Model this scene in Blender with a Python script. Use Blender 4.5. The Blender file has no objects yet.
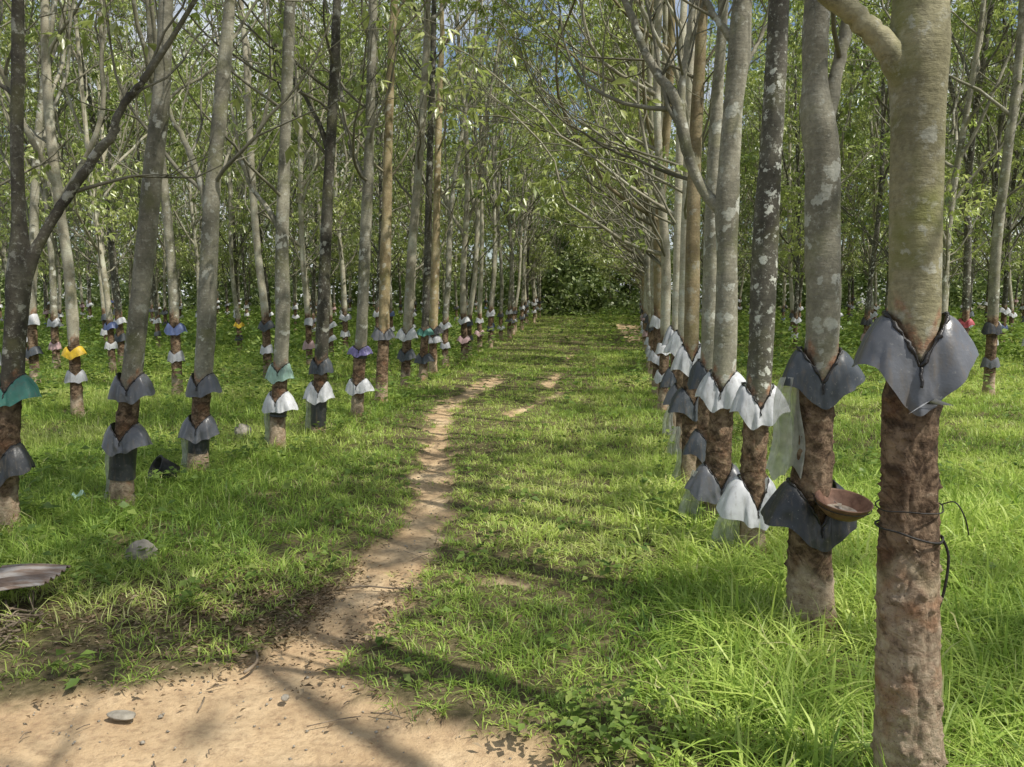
import bpy, math, random
import numpy as np
from math import radians, sin, cos, tan, atan2, pi

R0 = np.random.default_rng(7)
scene = bpy.context.scene
COL = scene.collection

# ------------------------------------------------------------------ camera
EYE = 1.6; FPX = 770.0; W, H = 1024, 767
PITCH = math.atan((383.5 - 303) / FPX)
YAW = math.atan(68 / FPX * cos(PITCH))
Fv = np.array([-sin(YAW) * cos(PITCH), cos(YAW) * cos(PITCH), -sin(PITCH)])
Rv = np.array([cos(YAW), sin(YAW), 0.0])
Uv = np.cross(Rv, Fv)
CAM = np.array([0, 0, EYE])

def ray(px, py):
    return Fv + Rv * (px - 512) / FPX - Uv * (py - 383.5) / FPX
def on_ground(px, py):
    d = ray(px, py); return CAM + d * (-EYE / d[2])
def on_plane(px, py, Y):                       # where a measured direction meets the tree's own vertical plane
    d = ray(px, py); t = Y / d[1]; return CAM + d * t, t

cam = bpy.data.cameras.new('camera'); cam.sensor_width = 36; cam.lens = FPX / 1024 * 36
cam.clip_start = 0.05; cam.clip_end = 1500
co = bpy.data.objects.new('camera', cam); COL.objects.link(co)
co.location = CAM; co.rotation_euler = (pi / 2 - PITCH, 0, YAW)
scene.camera = co

# ------------------------------------------------------------------ noise
_rt = np.random.default_rng(99).random(4096)
def _hash(ix, iy, iz, s):
    return _rt[((ix * 73856093) ^ (iy * 19349663) ^ (iz * 83492791) ^ (s * 2654435)) & 4095]
def vnoise(P, s=0):
    P = np.asarray(P, float); I = np.floor(P).astype(np.int64); f = P - I; f = f * f * (3 - 2 * f)
    x, y, z = I.T; fx, fy, fz = f.T; r = 0
    for a in (0, 1):
        for b in (0, 1):
            for c in (0, 1):
                w = (fx if a else 1 - fx) * (fy if b else 1 - fy) * (fz if c else 1 - fz)
                r = r + w * _hash(x + a, y + b, z + c, s)
    return r
def fbm(P, s=0, o=4):
    P = np.asarray(P, float); a, t, r = 1.0, 0.0, 0.0
    for k in range(o):
        r = r + a * vnoise(P * 2 ** k + 17.3 * k, s + k); t += a; a *= .5
    return r / t
def n2(x, y, sc, s=0, o=3):
    return fbm(np.stack([x * sc, y * sc, np.zeros_like(x)], -1), s, o)
def sstep(a, b, x):
    t = np.clip((x - a) / (b - a), 0, 1); return t * t * (3 - 2 * t)

# ------------------------------------------------------------------ mesh helpers
class MB:
    def __init__(s): s.V = []; s.Q = []; s.T = []; s.n = 0; s.A = {}
    def add(s, V, Q=None, T=None, **at):
        V = np.asarray(V, float); m = len(V)
        if Q is not None and len(Q): s.Q.append(np.asarray(Q, np.int64) + s.n)
        if T is not None and len(T): s.T.append(np.asarray(T, np.int64) + s.n)
        for k, v in at.items():
            s.A.setdefault(k, []).append((s.n, np.broadcast_to(np.asarray(v, float), (m,))))
        s.V.append(V); s.n += m
    def verts(s): return np.concatenate(s.V)
    def mesh(s, name, mat, smooth=True):
        me = bpy.data.meshes.new(name)
        V = np.concatenate(s.V).astype(np.float32)
        Q = np.concatenate(s.Q) if s.Q else np.zeros((0, 4), np.int64)
        T = np.concatenate(s.T) if s.T else np.zeros((0, 3), np.int64)
        me.vertices.add(len(V)); me.vertices.foreach_set('co', V.ravel())
        nl = Q.size + T.size
        me.loops.add(nl)
        me.loops.foreach_set('vertex_index', np.concatenate([Q.ravel(), T.ravel()]).astype(np.int32))
        me.polygons.add(len(Q) + len(T))
        st = np.concatenate([np.arange(len(Q)) * 4, Q.size + np.arange(len(T)) * 3]).astype(np.int32)
        me.polygons.foreach_set('loop_start', st)
        me.update(calc_edges=True)
        if smooth: me.polygons.foreach_set('use_smooth', np.ones(len(Q) + len(T), bool))
        for k, L in s.A.items():
            arr = np.zeros(len(V), np.float32)
            for o, v in L: arr[o:o + len(v)] = v
            me.attributes.new(k, 'FLOAT', 'POINT').data.foreach_set('value', arr)
        me.materials.append(mat); me.validate()
        return me
    def obj(s, name, mat, parent=None, smooth=True):
        o = bpy.data.objects.new(name, s.mesh(name, mat, smooth)); COL.objects.link(o)
        if parent: o.parent = parent
        return o

def tag(o, label=None, cat=None, group=None, kind=None):
    for k, v in (('label', label), ('category', cat), ('group', group), ('kind', kind)):
        if v: o[k] = v
    return o
def thing(name, label, cat, loc=(0, 0, 0), rz=0, group=None):
    o = bpy.data.objects.new(name, None); COL.objects.link(o); o.empty_display_size = .2
    o.location = loc; o.rotation_euler = (0, 0, rz)
    return tag(o, label, cat, group)

def tube(mb, P, r, n=8, cap=True, **at):
    P = np.asarray(P, float); r = np.broadcast_to(np.asarray(r, float), (len(P),))
    D = np.gradient(P, axis=0); D /= np.linalg.norm(D, axis=1)[:, None] + 1e-9
    m = D.mean(0); ref = np.eye(3)[np.argmin(np.abs(m))]
    X = np.cross(D, ref); X /= np.linalg.norm(X, axis=1)[:, None] + 1e-9
    Y = np.cross(D, X)
    th = np.arange(n) * 2 * pi / n
    V = P[:, None] + r[:, None, None] * (np.cos(th)[None, :, None] * X[:, None] + np.sin(th)[None, :, None] * Y[:, None])
    V = V.reshape(-1, 3); k = len(P)
    i = np.arange(k - 1)[:, None] * n; j = np.arange(n)[None]; j2 = (j + 1) % n
    Q = np.stack([i + j, i + n + j, i + n + j2, i + j2], -1).reshape(-1, 4)
    T = []
    if cap:
        V = np.concatenate([V, P[:1], P[-1:]]); a, b = k * n, k * n + 1; jj = np.arange(n)
        T = np.concatenate([np.stack([np.full(n, a), jj, (jj + 1) % n], -1), np.stack([np.full(n, b), (k - 1) * n + (jj + 1) % n, (k - 1) * n + jj], -1)])
    mb.add(V, Q, T, **at)

def spline(P, k):
    """Catmull-Rom through rows of P, k samples per span (any column count)."""
    P = np.asarray(P, float); E = np.vstack([2 * P[0] - P[1], P, 2 * P[-1] - P[-2]]); out = []
    for i in range(1, len(E) - 2):
        for t in np.arange(k) / k:
            a, b, c, d = E[i - 1], E[i], E[i + 1], E[i + 2]
            out.append(.5 * (2 * b + (c - a) * t + (2 * a - 5 * b + 4 * c - d) * t * t + (3 * b - a - 3 * c + d) * t ** 3))
    out.append(P[-1]); return np.array(out)

# ------------------------------------------------------------------ materials
class NT:
    def __init__(s, name):
        s.m = bpy.data.materials.new(name); s.m.use_nodes = True; s.t = s.m.node_tree; s.t.nodes.clear()
        s.out = s.n('ShaderNodeOutputMaterial')
    def n(s, typ, **kw):
        x = s.t.nodes.new(typ)
        for k, v in kw.items(): setattr(x, k, v)
        return x
    def l(s, a, b): s.t.links.new(a, b)
    def set(s, node, **kw):
        for k, v in kw.items():
            i = node.inputs[k.replace('_', ' ')]
            if hasattr(v, 'is_linked'): s.l(v, i)
            else: i.default_value = (*v, 1) if isinstance(v, tuple) and len(v) == 3 and i.type == 'RGBA' else v
        return node
    def coord(s): return s.n('ShaderNodeTexCoord').outputs['Object']
    def attr(s, name): return s.n('ShaderNodeAttribute', attribute_name=name).outputs['Fac']
    def noise(s, vec, scale, detail=4, rough=.6, dist=0):
        return s.set(s.n('ShaderNodeTexNoise'), Vector=vec, Scale=scale, Detail=detail, Roughness=rough, Distortion=dist).outputs['Fac']
    def scale(s, vec, v):
        x = s.n('ShaderNodeMapping'); s.l(vec, x.inputs['Vector']); x.inputs['Scale'].default_value = v; return x.outputs['Vector']
    def ramp(s, fac, stops, interp='LINEAR'):
        r = s.n('ShaderNodeValToRGB'); s.l(fac, r.inputs['Fac']); e = r.color_ramp.elements; r.color_ramp.interpolation = interp
        while len(e) < len(stops): e.new(.5)
        for k, (p, c) in enumerate(stops):
            e[k].position = p; e[k].color = (*c, 1) if isinstance(c, tuple) else (c, c, c, 1)
        return r.outputs['Color']
    def mix(s, fac, a, b, bt='MIX'):
        x = s.n('ShaderNodeMix', data_type='RGBA', blend_type=bt)
        for i, v in ((0, fac), (6, a), (7, b)):
            if hasattr(v, 'is_linked'): s.l(v, x.inputs[i])
            else: x.inputs[i].default_value = (*v, 1) if isinstance(v, tuple) else v
        return x.outputs[2]
    def math(s, op, a, b=0.0):
        x = s.n('ShaderNodeMath', operation=op, use_clamp=False)
        for i, v in ((0, a), (1, b)):
            if hasattr(v, 'is_linked'): s.l(v, x.inputs[i])
            else: x.inputs[i].default_value = v
        return x.outputs[0]
    def bump(s, h, strength=.5, dist=.01):
        return s.set(s.n('ShaderNodeBump'), Height=h, Strength=strength, Distance=dist).outputs['Normal']
    def done(s, shader): s.l(shader, s.out.inputs['Surface']); return s.m

def bark_material(name, c_dark, c_mid, c_light, lichen=.5, moss=.3, spot=9.0):
    c_dark, c_mid, c_light = (tuple(min(.62, (1.4 if 'olive' in name or 'pale' in name else 1.3 if 'grey' in name else 1.1) * q) for q in c) for c in (c_dark, c_mid, c_light))
    N = NT(name); v = N.coord()
    tap, low, fresh, thin = N.attr('tap'), N.attr('low'), N.attr('fresh'), N.attr('thin')
    big = N.noise(v, 3.2, 3); fine = N.noise(v, 55, 5, .7); ring = N.noise(N.scale(v, (11, 11, 42)), 1.3, 4, .65)
    up = N.ramp(big, [(.32, c_dark), (.5, c_mid), (.68, c_light)])
    up = N.mix(N.ramp(ring, [(.5, 0.0), (.75, .35)]), up, c_dark)
    up = N.mix(N.ramp(fine, [(.3, .45), (.62, 0.0)]), up, tuple(.45 * c for c in c_dark))
    up = N.mix(N.math('MULTIPLY', N.ramp(N.noise(v, 4.3, 3), [(.5, 0.0), (.66, 1.0)]), moss), up, (.19, .20, .055))
    # lichen: pale ragged discs
    vv = N.set(N.n('ShaderNodeVectorMath', operation='ADD'), ).outputs[0]
    nz = N.n('ShaderNodeTexNoise'); N.set(nz, Vector=v, Scale=18.0, Detail=6.0, Roughness=.7)
    sc = N.n('ShaderNodeVectorMath', operation='SCALE'); N.l(nz.outputs['Color'], sc.inputs[0]); sc.inputs['Scale'].default_value = .13
    ad = vv.node; N.l(v, ad.inputs[0]); N.l(sc.outputs[0], ad.inputs[1])
    vo = N.set(N.n('ShaderNodeTexVoronoi'), Vector=ad.outputs[0], Scale=spot, Randomness=1.0).outputs['Distance']
    disc = N.ramp(N.math('ADD', vo, N.math('MULTIPLY', N.noise(v, 6, 2), .9)), [(.66, 1.0), (.72, 0.0)])
    disc = N.math('MULTIPLY', N.math('MULTIPLY', disc, lichen), N.ramp(N.noise(v, 2.0, 2), [(.36, .15), (.55, 1.0)]))
    up = N.mix(disc, up, N.ramp(fine, [(.3, (.42, .43, .36)), (.7, (.66, .66, .58))]))
    sp = N.math('MULTIPLY', N.ramp(N.noise(v, 26, 5, .75), [(.55, 0.0), (.66, 1.0)]), lichen * .75)
    up = N.mix(sp, up, (.50, .50, .42))
    up = N.mix(N.ramp(N.noise(v, 15, 5, .75), [(.58, 0.0), (.72, .7)]), up, tuple(.4 * c for c in c_dark))
    # tapped panel, old and scarred
    tn = N.noise(N.scale(v, (18, 18, 26)), 1.0, 6, .65, .6); tn2 = N.noise(v, 9, 3); pv = N.n('ShaderNodeCombineXYZ'); N.l(N.math('MULTIPLY', N.attr('panel'), 1.0), pv.inputs[2]); sv = N.n('ShaderNodeVectorMath', operation='ADD'); N.l(N.scale(v, (.07, .07, .02)), sv.inputs[0]); N.l(pv.outputs[0], sv.inputs[1]); ln = N.noise(sv.outputs[0], 95, 4, .6)
    tc = N.ramp(tn, [(.3, (.03, .02, .012)), (.46, (.13, .083, .051)), (.6, (.28, .19, .12)), (.74, (.46, .36, .25))])
    tc = N.mix(N.ramp(tn2, [(.55, 0.0), (.72, .55)]), tc, (.24, .115, .06))
    tc = N.mix(N.ramp(ln, [(.36, .5), (.48, 0.0)]), tc, (.035, .022, .014)); tc = N.mix(N.ramp(ln, [(.60, 0.0), (.72, .3)]), tc, (.34, .25, .165))
    tc = N.mix(N.ramp(N.noise(v, 6.5, 4, .65), [(.53, 0.0), (.66, .7)]), tc, (.44, .32, .21)); tc = N.mix(N.ramp(N.noise(v, 5.1, 4, .65), [(.33, .7), (.46, 0.0)]), tc, (.045, .032, .02))
    lc = N.ramp(N.noise(N.scale(v, (16, 16, 22)), 1.2, 6, .7, .4), [(.3, (.11, .08, .05)), (.43, (.36, .265, .18)), (.58, (.52, .41, .29)), (.8, (.62, .53, .40))])
    lc = N.mix(N.ramp(N.noise(v, 5, 3), [(.52, 0.0), (.64, .75)]), lc, (.36, .19, .10))
    rough = N.math('MAXIMUM', tap, low)
    base = N.mix(tap, up, tc); base = N.mix(low, base, lc)
    fr = N.ramp(N.noise(v, 40, 4, .7), [(.35, (.12, .06, .035)), (.52, (.33, .155, .08)), (.7, (.46, .36, .25))])
    base = N.mix(N.math('MULTIPLY', fresh, N.ramp(N.noise(v, 13, 3), [(.45, .08), (.62, .85)])), base, fr)
    base = N.mix(N.math('MULTIPLY', N.ramp(N.noise(v, 95, 4, .75), [(.30, .7), (.44, 0.0)]), rough), base, (.02, .014, .01))
    twig = N.ramp(big, [(.3, (.10, .095, .065)), (.7, (.24, .225, .165))])
    base = N.mix(thin, base, twig)
    rnd = N.n('ShaderNodeObjectInfo').outputs['Random']
    hs = N.set(N.n('ShaderNodeHueSaturation'), Color=base, Value=N.math('ADD', N.math('MULTIPLY', rnd, .5), .75)).outputs['Color']
    h = N.math('ADD', N.math('MULTIPLY', fine, .35), N.math('MULTIPLY', N.math('MULTIPLY', tn, rough), 1.6))
    h = N.math('ADD', h, N.math('MULTIPLY', ring, .4)); h = N.math('ADD', h, N.math('MULTIPLY', N.math('MULTIPLY', ln, tap), .4))
    h = N.math('ADD', h, N.math('MULTIPLY', N.math('MULTIPLY', N.noise(N.scale(v, (1.6, 1.6, .7)), 60, 6, .75, .5), rough), 1.2))
    p = N.set(N.n('ShaderNodeBsdfPrincipled'), Base_Color=hs, Roughness=.85, Normal=N.bump(h, .9, .010))
    p.inputs['Specular IOR Level'].default_value = .25
    return N.done(p.outputs[0])

BARK = {
    'olive': bark_material('olive_bark', (.115, .105, .062), (.235, .215, .125), (.36, .33, .21), .5, .8, 9.0),
    'grey': bark_material('grey_bark', (.11, .105, .078), (.22, .205, .155), (.34, .32, .245), .8, .3, 9.0),
    'spotted': bark_material('spotted_bark', (.05, .045, .035), (.105, .097, .075), (.17, .16, .125), 1.15, .2, 13.0),
    'pale': bark_material('pale_bark', (.20, .18, .13), (.36, .33, .25), (.48, .45, .35), .6, .25, 8.0),
    'tawny': bark_material('tawny_bark', (.17, .13, .07), (.34, .27, .15), (.45, .38, .24), .4, .35, 8.0),
    'dark': bark_material('dark_bark', (.045, .04, .032), (.09, .082, .062), (.16, .15, .115), .6, .2, 9.0),
}

def leaf_material(name, stops, trans=.45, gloss=.05, rough=.4):
    N = NT(name)
    c = N.ramp(N.attr('tint'), stops)
    rnd = N.n('ShaderNodeObjectInfo').outputs['Random']
    c = N.set(N.n('ShaderNodeHueSaturation'), Color=c, Value=N.math('ADD', N.math('MULTIPLY', rnd, .5), .75)).outputs['Color']
    d = N.set(N.n('ShaderNodeBsdfDiffuse'), Color=c); t = N.set(N.n('ShaderNodeBsdfTranslucent'), Color=N.mix(.35, c, (.30, .42, .04)))
    m = N.set(N.n('ShaderNodeMixShader'), Fac=trans); N.l(d.outputs[0], m.inputs[1]); N.l(t.outputs[0], m.inputs[2])
    g = N.set(N.n('ShaderNodeBsdfGlossy'), Roughness=rough)
    m2 = N.set(N.n('ShaderNodeMixShader'), Fac=gloss); N.l(m.outputs[0], m2.inputs[1]); N.l(g.outputs[0], m2.inputs[2])
    return N.done(m2.outputs[0])
LEAF = leaf_material('rubber_leaf', [(0, (.09, .14, .04)), (.45, (.29, .36, .105)), (.8, (.45, .51, .17)), (1, (.60, .62, .26))], .52, .08, .38)
WOODLEAF = leaf_material('far_leaf', [(0, (.09, .13, .05)), (.5, (.27, .35, .14)), (1, (.48, .54, .26))], .42, .06, .45)
GRASS = leaf_material('grass_blade', [(0, (.085, .175, .03)), (.4, (.33, .475, .085)), (.75, (.58, .69, .17)), (.92, (.66, .70, .28)), (1, (.55, .48, .27))], .45, .03, .5)
WEED = leaf_material('weed_leaf', [(0, (.09, .16, .035)), (.6, (.19, .29, .06)), (1, (.32, .40, .10))], .4, .03, .5)
LITTER = leaf_material('dry_leaf', [(0, (.09, .055, .03)), (.5, (.20, .135, .075)), (1, (.36, .28, .18))], .12, .03, .6)

def plastic(name, col, rough=.4, trans=0.0, spec=.5, dirt=.35):
    N = NT(name); v = N.coord()
    c = N.mix(N.math('MULTIPLY', N.ramp(N.noise(v, 22, 5, .7), [(.45, 0.0), (.72, 1.0)]), dirt), col, tuple(.35 * x + .05 for x in col))
    c = N.mix(N.math('MULTIPLY', N.ramp(N.noise(N.scale(v, (30, 30, 4)), 1.0, 4, .7), [(.52, 0.0), (.68, 1.0)]), dirt * 1.3), c, (.16, .125, .085))
    c = N.mix(N.math('MULTIPLY', N.ramp(N.noise(v, 60, 3, .7), [(.62, 0.0), (.72, 1.0)]), dirt), c, (.45, .43, .38))
    p = N.set(N.n('ShaderNodeBsdfPrincipled'), Base_Color=c, Roughness=N.math('ADD', N.math('MULTIPLY', N.noise(v, 12, 3), .3), rough - .15), Normal=N.bump(N.noise(v, 28, 3), .22, .01))
    p.inputs['Specular IOR Level'].default_value = spec
    if not trans: return N.done(p.outputs[0])
    t = N.set(N.n('ShaderNodeBsdfTranslucent'), Color=c)
    m = N.set(N.n('ShaderNodeMixShader'), Fac=trans); N.l(p.outputs[0], m.inputs[1]); N.l(t.outputs[0], m.inputs[2])
    return N.done(m.outputs[0])
PL = {
    'grey': plastic('grey_plastic', (.118, .123, .134), .34, 0, .6),
    'black': plastic('black_plastic', (.030, .033, .036), .4, 0, .5),
    'slate': plastic('slate_plastic', (.062, .072, .082), .5, 0, .4),
    'white': plastic('white_plastic', (.74, .75, .77), .45, .25, .4, .25),
    'silver': plastic('silver_plastic', (.45, .46, .48), .35, .1, .6),
    'teal': plastic('teal_plastic', (.07, .24, .19), .5, .15),
    'mint': plastic('mint_plastic', (.42, .62, .52), .5, .25),
    'purple': plastic('violet_plastic', (.22, .19, .42), .45, .1),
    'yellow': plastic('yellow_plastic', (.78, .52, .03), .5, .15),
    'blue': plastic('blue_plastic', (.10, .14, .30), .45, .1),
    'red': plastic('red_plastic', (.50, .08, .10), .5, .1),
    'pink': plastic('pink_plastic', (.62, .42, .42), .5, .2),
}
def simple(name, a, b, sc=20, rough=.8, bump=.3, spec=.3):
    N = NT(name); v = N.coord(); n = N.noise(v, sc, 5, .65)
    p = N.set(N.n('ShaderNodeBsdfPrincipled'), Base_Color=N.ramp(n, [(.35, a), (.68, b)]), Roughness=rough, Normal=N.bump(n, bump, .01))
    p.inputs['Specular IOR Level'].default_value = spec
    return N.done(p.outputs[0])
TAR = simple('black_tar', (.012, .011, .010), (.035, .03, .027), 60, .35, .5, .5)
WIRE = simple('black_wire', (.015, .014, .014), (.05, .045, .04), 80, .5)
CLAY = simple('fired_clay', (.12, .062, .038), (.24, .135, .088), 30, .6, .15)
LATEX = simple('dried_latex', (.30, .24, .17), (.60, .54, .45), 25, .4, .3)
STONE = simple('pale_stone', (.20, .18, .145), (.40, .365, .30), 14, .9, .6)
TWIG = simple('dead_twig', (.10, .075, .05), (.34, .27, .19), 30, .9)
CHIP = simple('black_rubber', (.012, .012, .013), (.04, .04, .042), 20, .5)

def film():
    N = NT('milky_film'); v = N.coord()
    c = N.ramp(N.noise(v, 14, 4), [(.3, (.46, .47, .42)), (.7, (.76, .77, .73))])
    d = N.set(N.n('ShaderNodeBsdfPrincipled'), Base_Color=c, Roughness=.3, Normal=N.bump(N.noise(v, 35, 4), .5, .01))
    t = N.set(N.n('ShaderNodeBsdfTranslucent'), Color=c); x = N.n('ShaderNodeBsdfTransparent')
    m = N.set(N.n('ShaderNodeMixShader'), Fac=.5); N.l(d.outputs[0], m.inputs[1]); N.l(t.outputs[0], m.inputs[2])
    f = N.ramp(N.noise(v, 10, 3), [(.35, .10), (.7, .38)])
    m2 = N.n('ShaderNodeMixShader'); N.l(f, m2.inputs[0]); N.l(m.outputs[0], m2.inputs[1]); N.l(x.outputs[0], m2.inputs[2])
    return N.done(m2.outputs[0])
FILM = film()

# ------------------------------------------------------------------ ground layout
def poly_world(pts): return np.array([on_ground(x, y)[:2] for x, y in pts])
PATH = poly_world([(500, 374), (470, 384), (450, 397), (426, 412), (424, 440), (411, 470), (408, 500), (392, 532), (352, 552), (342, 572), (302, 602), (288, 628),
    (252, 652), (180, 672), (120, 684), (60, 690), (-60, 694), (-500, 702), (-500, 1250), (800, 1250), (640, 860), (560, 767), (548, 738), (500, 726), (432, 708), (386, 692),
    (372, 674), (332, 670), (345, 654), (390, 636), (408, 602), (422, 577), (446, 560), (453, 530), (460, 500), (455, 470), (452, 440), (458, 415), (476, 396), (505, 381)])
PATCH = [poly_world(p) for p in (
    [(440, 570), (500, 572), (552, 580), (560, 590), (500, 588), (450, 584)],
    [(486, 428), (500, 413), (528, 402), (560, 390), (568, 393), (536, 408), (510, 420)], [(470, 470), (478, 440), (486, 440), (482, 472)],
    [(536, 386), (556, 374), (566, 375), (556, 388)],
    [(612, 330), (640, 332), (646, 342), (628, 344)],
    [(556, 366), (570, 352), (577, 353), (566, 367)])]
def poly_sd(P, x, y):
    """signed distance to a polygon (negative inside)"""
    d = np.full(x.shape, 1e9); ins = np.zeros(x.shape, bool); n = len(P)
    for i in range(n):
        a, b = P[i], P[(i + 1) % n]; e = b - a
        t = np.clip(((x - a[0]) * e[0] + (y - a[1]) * e[1]) / (e @ e + 1e-12), 0, 1)
        d = np.minimum(d, np.hypot(x - a[0] - t * e[0], y - a[1] - t * e[1]))
        c = ((a[1] > y) != (b[1] > y)) & (x < (b[0] - a[0]) * (y - a[1]) / (b[1] - a[1] + 1e-12) + a[0]); ins ^= c
    return np.where(ins, -d, d)
def dirt_sd(x, y):
    s = poly_sd(PATH, x, y) + .04
    for p in PATCH: s = np.minimum(s, poly_sd(p, x, y) + .10)
    return s
def ground_z(x, y):
    z = .75 * sstep(24, 66, y) + (n2(x, y, .35, 3) - .5) * .10 * sstep(3, 9, np.abs(y)) + (n2(x, y, 2.1, 5) - .5) * .035
    return z
def dirt_mask(x, y):
    s = dirt_sd(x, y); amp = np.clip(.05 + .01 * y, .05, .16)
    return sstep(.045, -.045, s + (n2(x, y, 3.5, 11) - .5) * 1.9 * amp + (n2(x, y, 16, 13, 4) - .5) * .24)

def grad(a, b, s0, g):
    out = [a]; s = s0
    while out[-1] < b: out.append(out[-1] + s); s *= g
    return np.array(out)
xs = np.concatenate([-grad(5, 420, .06, 1.09)[::-1], np.arange(-4.95, 2.5, .05), grad(2.5, 420, .06, 1.09)])
ys = np.concatenate([-grad(-1, 300, .3, 1.15)[::-1], np.arange(1.1, 8, .045), grad(8, 500, .06, 1.02)])
gx, gy = np.meshgrid(xs, ys)
fx, fy = gx.ravel(), gy.ravel()
dm = np.zeros(len(fx)); near = (np.abs(fx) < 30) & (fy > 0) & (fy < 60); dm[near] = dirt_mask(fx[near], fy[near])
gz = ground_z(fx, fy) - .03 * dm + dm * (n2(fx, fy, 9, 21) - .5) * .022
nx, ny = len(xs), len(ys)
i = np.arange(ny - 1)[:, None] * nx; j = np.arange(nx - 1)[None]
mb = MB(); mb.add(np.stack([fx, fy, gz], -1), np.stack([i + j, i + j + 1, i + nx + j + 1, i + nx + j], -1).reshape(-1, 4), dirt=dm)
N = NT('soil'); v = N.coord(); dA = N.attr('dirt')
n1 = N.noise(v, 1.6, 5, .6); n3 = N.noise(v, 26, 6, .7); n4 = N.noise(v, 130, 3, .7)
dc = N.ramp(n1, [(.3, (.42, .285, .16)), (.5, (.59, .43, .255)), (.7, (.69, .54, .345))])
dc = N.mix(N.ramp(n3, [(.34, .6), (.55, 0.0)]), dc, (.26, .165, .10))
dc = N.mix(N.ramp(n4, [(.58, 0.0), (.72, .5)]), dc, (.60, .48, .33))
gc = N.ramp(n3, [(.3, (.060, .048, .026)), (.5, (.125, .105, .052)), (.7, (.23, .18, .11))])
p = N.set(N.n('ShaderNodeBsdfPrincipled'), Base_Color=N.mix(dA, gc, dc), Roughness=.95, Normal=N.bump(N.math('ADD', n3, N.math('MULTIPLY', n4, .4)), .8, .02))
p.inputs['Specular IOR Level'].default_value = .15
tag(mb.obj('ground', N.done(p.outputs[0])), 'sandy brown soil with a winding footpath through the grass', kind='structure')

def gz_at(x, y): return float(ground_z(np.array([float(x)]), np.array([float(y)]))[0])

# ------------------------------------------------------------------ trees
UP = np.array([0, 0, 1.0]); DENS = .22; LEAFN = []
def unit(v): return v / (np.linalg.norm(v) + 1e-9)

def grow(rng, tw, leaf, p, d, L, r0, lvl, maxl, lean=None, nseg=None, trop=.10, wob=.16):
    """one limb and its children; tubes into mesh builder tw, leaf points into list leaf"""
    n = max(4, int(L / (.35 if lvl < 2 else .22)) + 1); st = L / n
    P = [p]; d = unit(d)
    for k in range(n):
        d = unit(d + rng.normal(0, wob, 3) + UP * trop + (lean if lean is not None else 0))
        P.append(P[-1] + d * st)
    P = np.array(P); t = np.linspace(0, 1, n + 1)
    r = np.maximum(r0 * (1 - t * .72), .004)
    if lvl == 1: r[0] *= 1.35
    tube(tw, P, r, nseg or (9 if lvl == 1 else 6 if lvl == 2 else 4), cap=False, tap=0, low=0, fresh=0, thin=.35 if lvl == 1 else .8)
    if lvl >= maxl:
        for q in range(1, n + 1):
            if rng.random() < .8: leaf.append((P[q], unit(P[q] - P[q - 1])))
        leaf.append((P[-1], d)); return
    m = rng.integers(3, 6) if lvl == 1 else rng.integers(2, 5)
    for q in range(m):
        tt = .28 + .72 * (q + rng.random()) / m; k = min(n, max(1, int(tt * n)))
        ax = unit(P[k] - P[k - 1]); s = unit(np.cross(ax, rng.normal(size=3)))
        a = radians(rng.uniform(28, 62)); nd = ax * cos(a) + s * sin(a) + UP * .12
        grow(rng, tw, leaf, P[k], nd, L * rng.uniform(.36, .6), max(r[k] * .62, .005), lvl + 1, maxl, None, None, .05, .2)
    leaf.append((P[-1], d))

def crown_mesh(rng, leaf, per, size, name):
    """whorls of long-stalked three-fingered leaves around each twig point"""
    C = np.array([l[0] for l in leaf]); D = np.array([l[1] for l in leaf])
    cl = fbm(C * .75 + rng.uniform(0, 40), 3, 2); k = rng.poisson(per * DENS * 2.5 * sstep(.47, .56, cl)); LEAFN.append(int(k.sum()) * 3); C = np.repeat(C, k, 0); D = np.repeat(D, k, 0); m = len(C)
    out = rng.normal(size=(m, 3)); out[:, 2] *= .5; out += .5 * D; out /= np.linalg.norm(out, axis=1)[:, None]
    hub = C + out * rng.uniform(.08, .26, m)[:, None]
    hub[:, 2] -= rng.uniform(0, .05, m)
    tone = np.clip(.45 * rng.random(m) + .75 * sstep(.3, .7, fbm(C * .9 + 7.7, 5, 2)), 0, 1)
    az = np.arctan2(out[:, 1], out[:, 0]); mb = MB()
    for da in (-.75, 0, .75):
        L = size * rng.uniform(.75, 1.25, m); a = az + da + rng.normal(0, .2, m); dip = rng.uniform(-1.25, .1, m)
        ax = np.stack([np.cos(a) * np.cos(dip), np.sin(a) * np.cos(dip), np.sin(dip)], -1)
        sd = np.stack([-np.sin(a), np.cos(a), np.zeros(m)], -1); roll = rng.normal(0, .45, m)
        nz = np.cross(ax, sd); sd = sd * np.cos(roll)[:, None] + nz * np.sin(roll)[:, None]; nz = np.cross(ax, sd)
        w = L * .19
        A = hub; B = hub + ax * (L * .5)[:, None] + sd * w[:, None] + nz * (w * .3)[:, None]
        E = hub + ax * L[:, None] - np.array([0, 0, 1]) * (L * .12)[:, None]
        F = hub + ax * (L * .5)[:, None] - sd * w[:, None] + nz * (w * .3)[:, None]
        V = np.stack([A, B, E, F], 1).reshape(-1, 3); i = np.arange(m)[:, None] * 4
        mb.add(V, None, np.concatenate([i + [0, 1, 2], i + [0, 2, 3]]), tint=np.repeat(np.clip(tone * .8 + rng.random(m) * .2, 0, 1), 4))
    return mb.mesh(name, LEAF, smooth=False)

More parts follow.
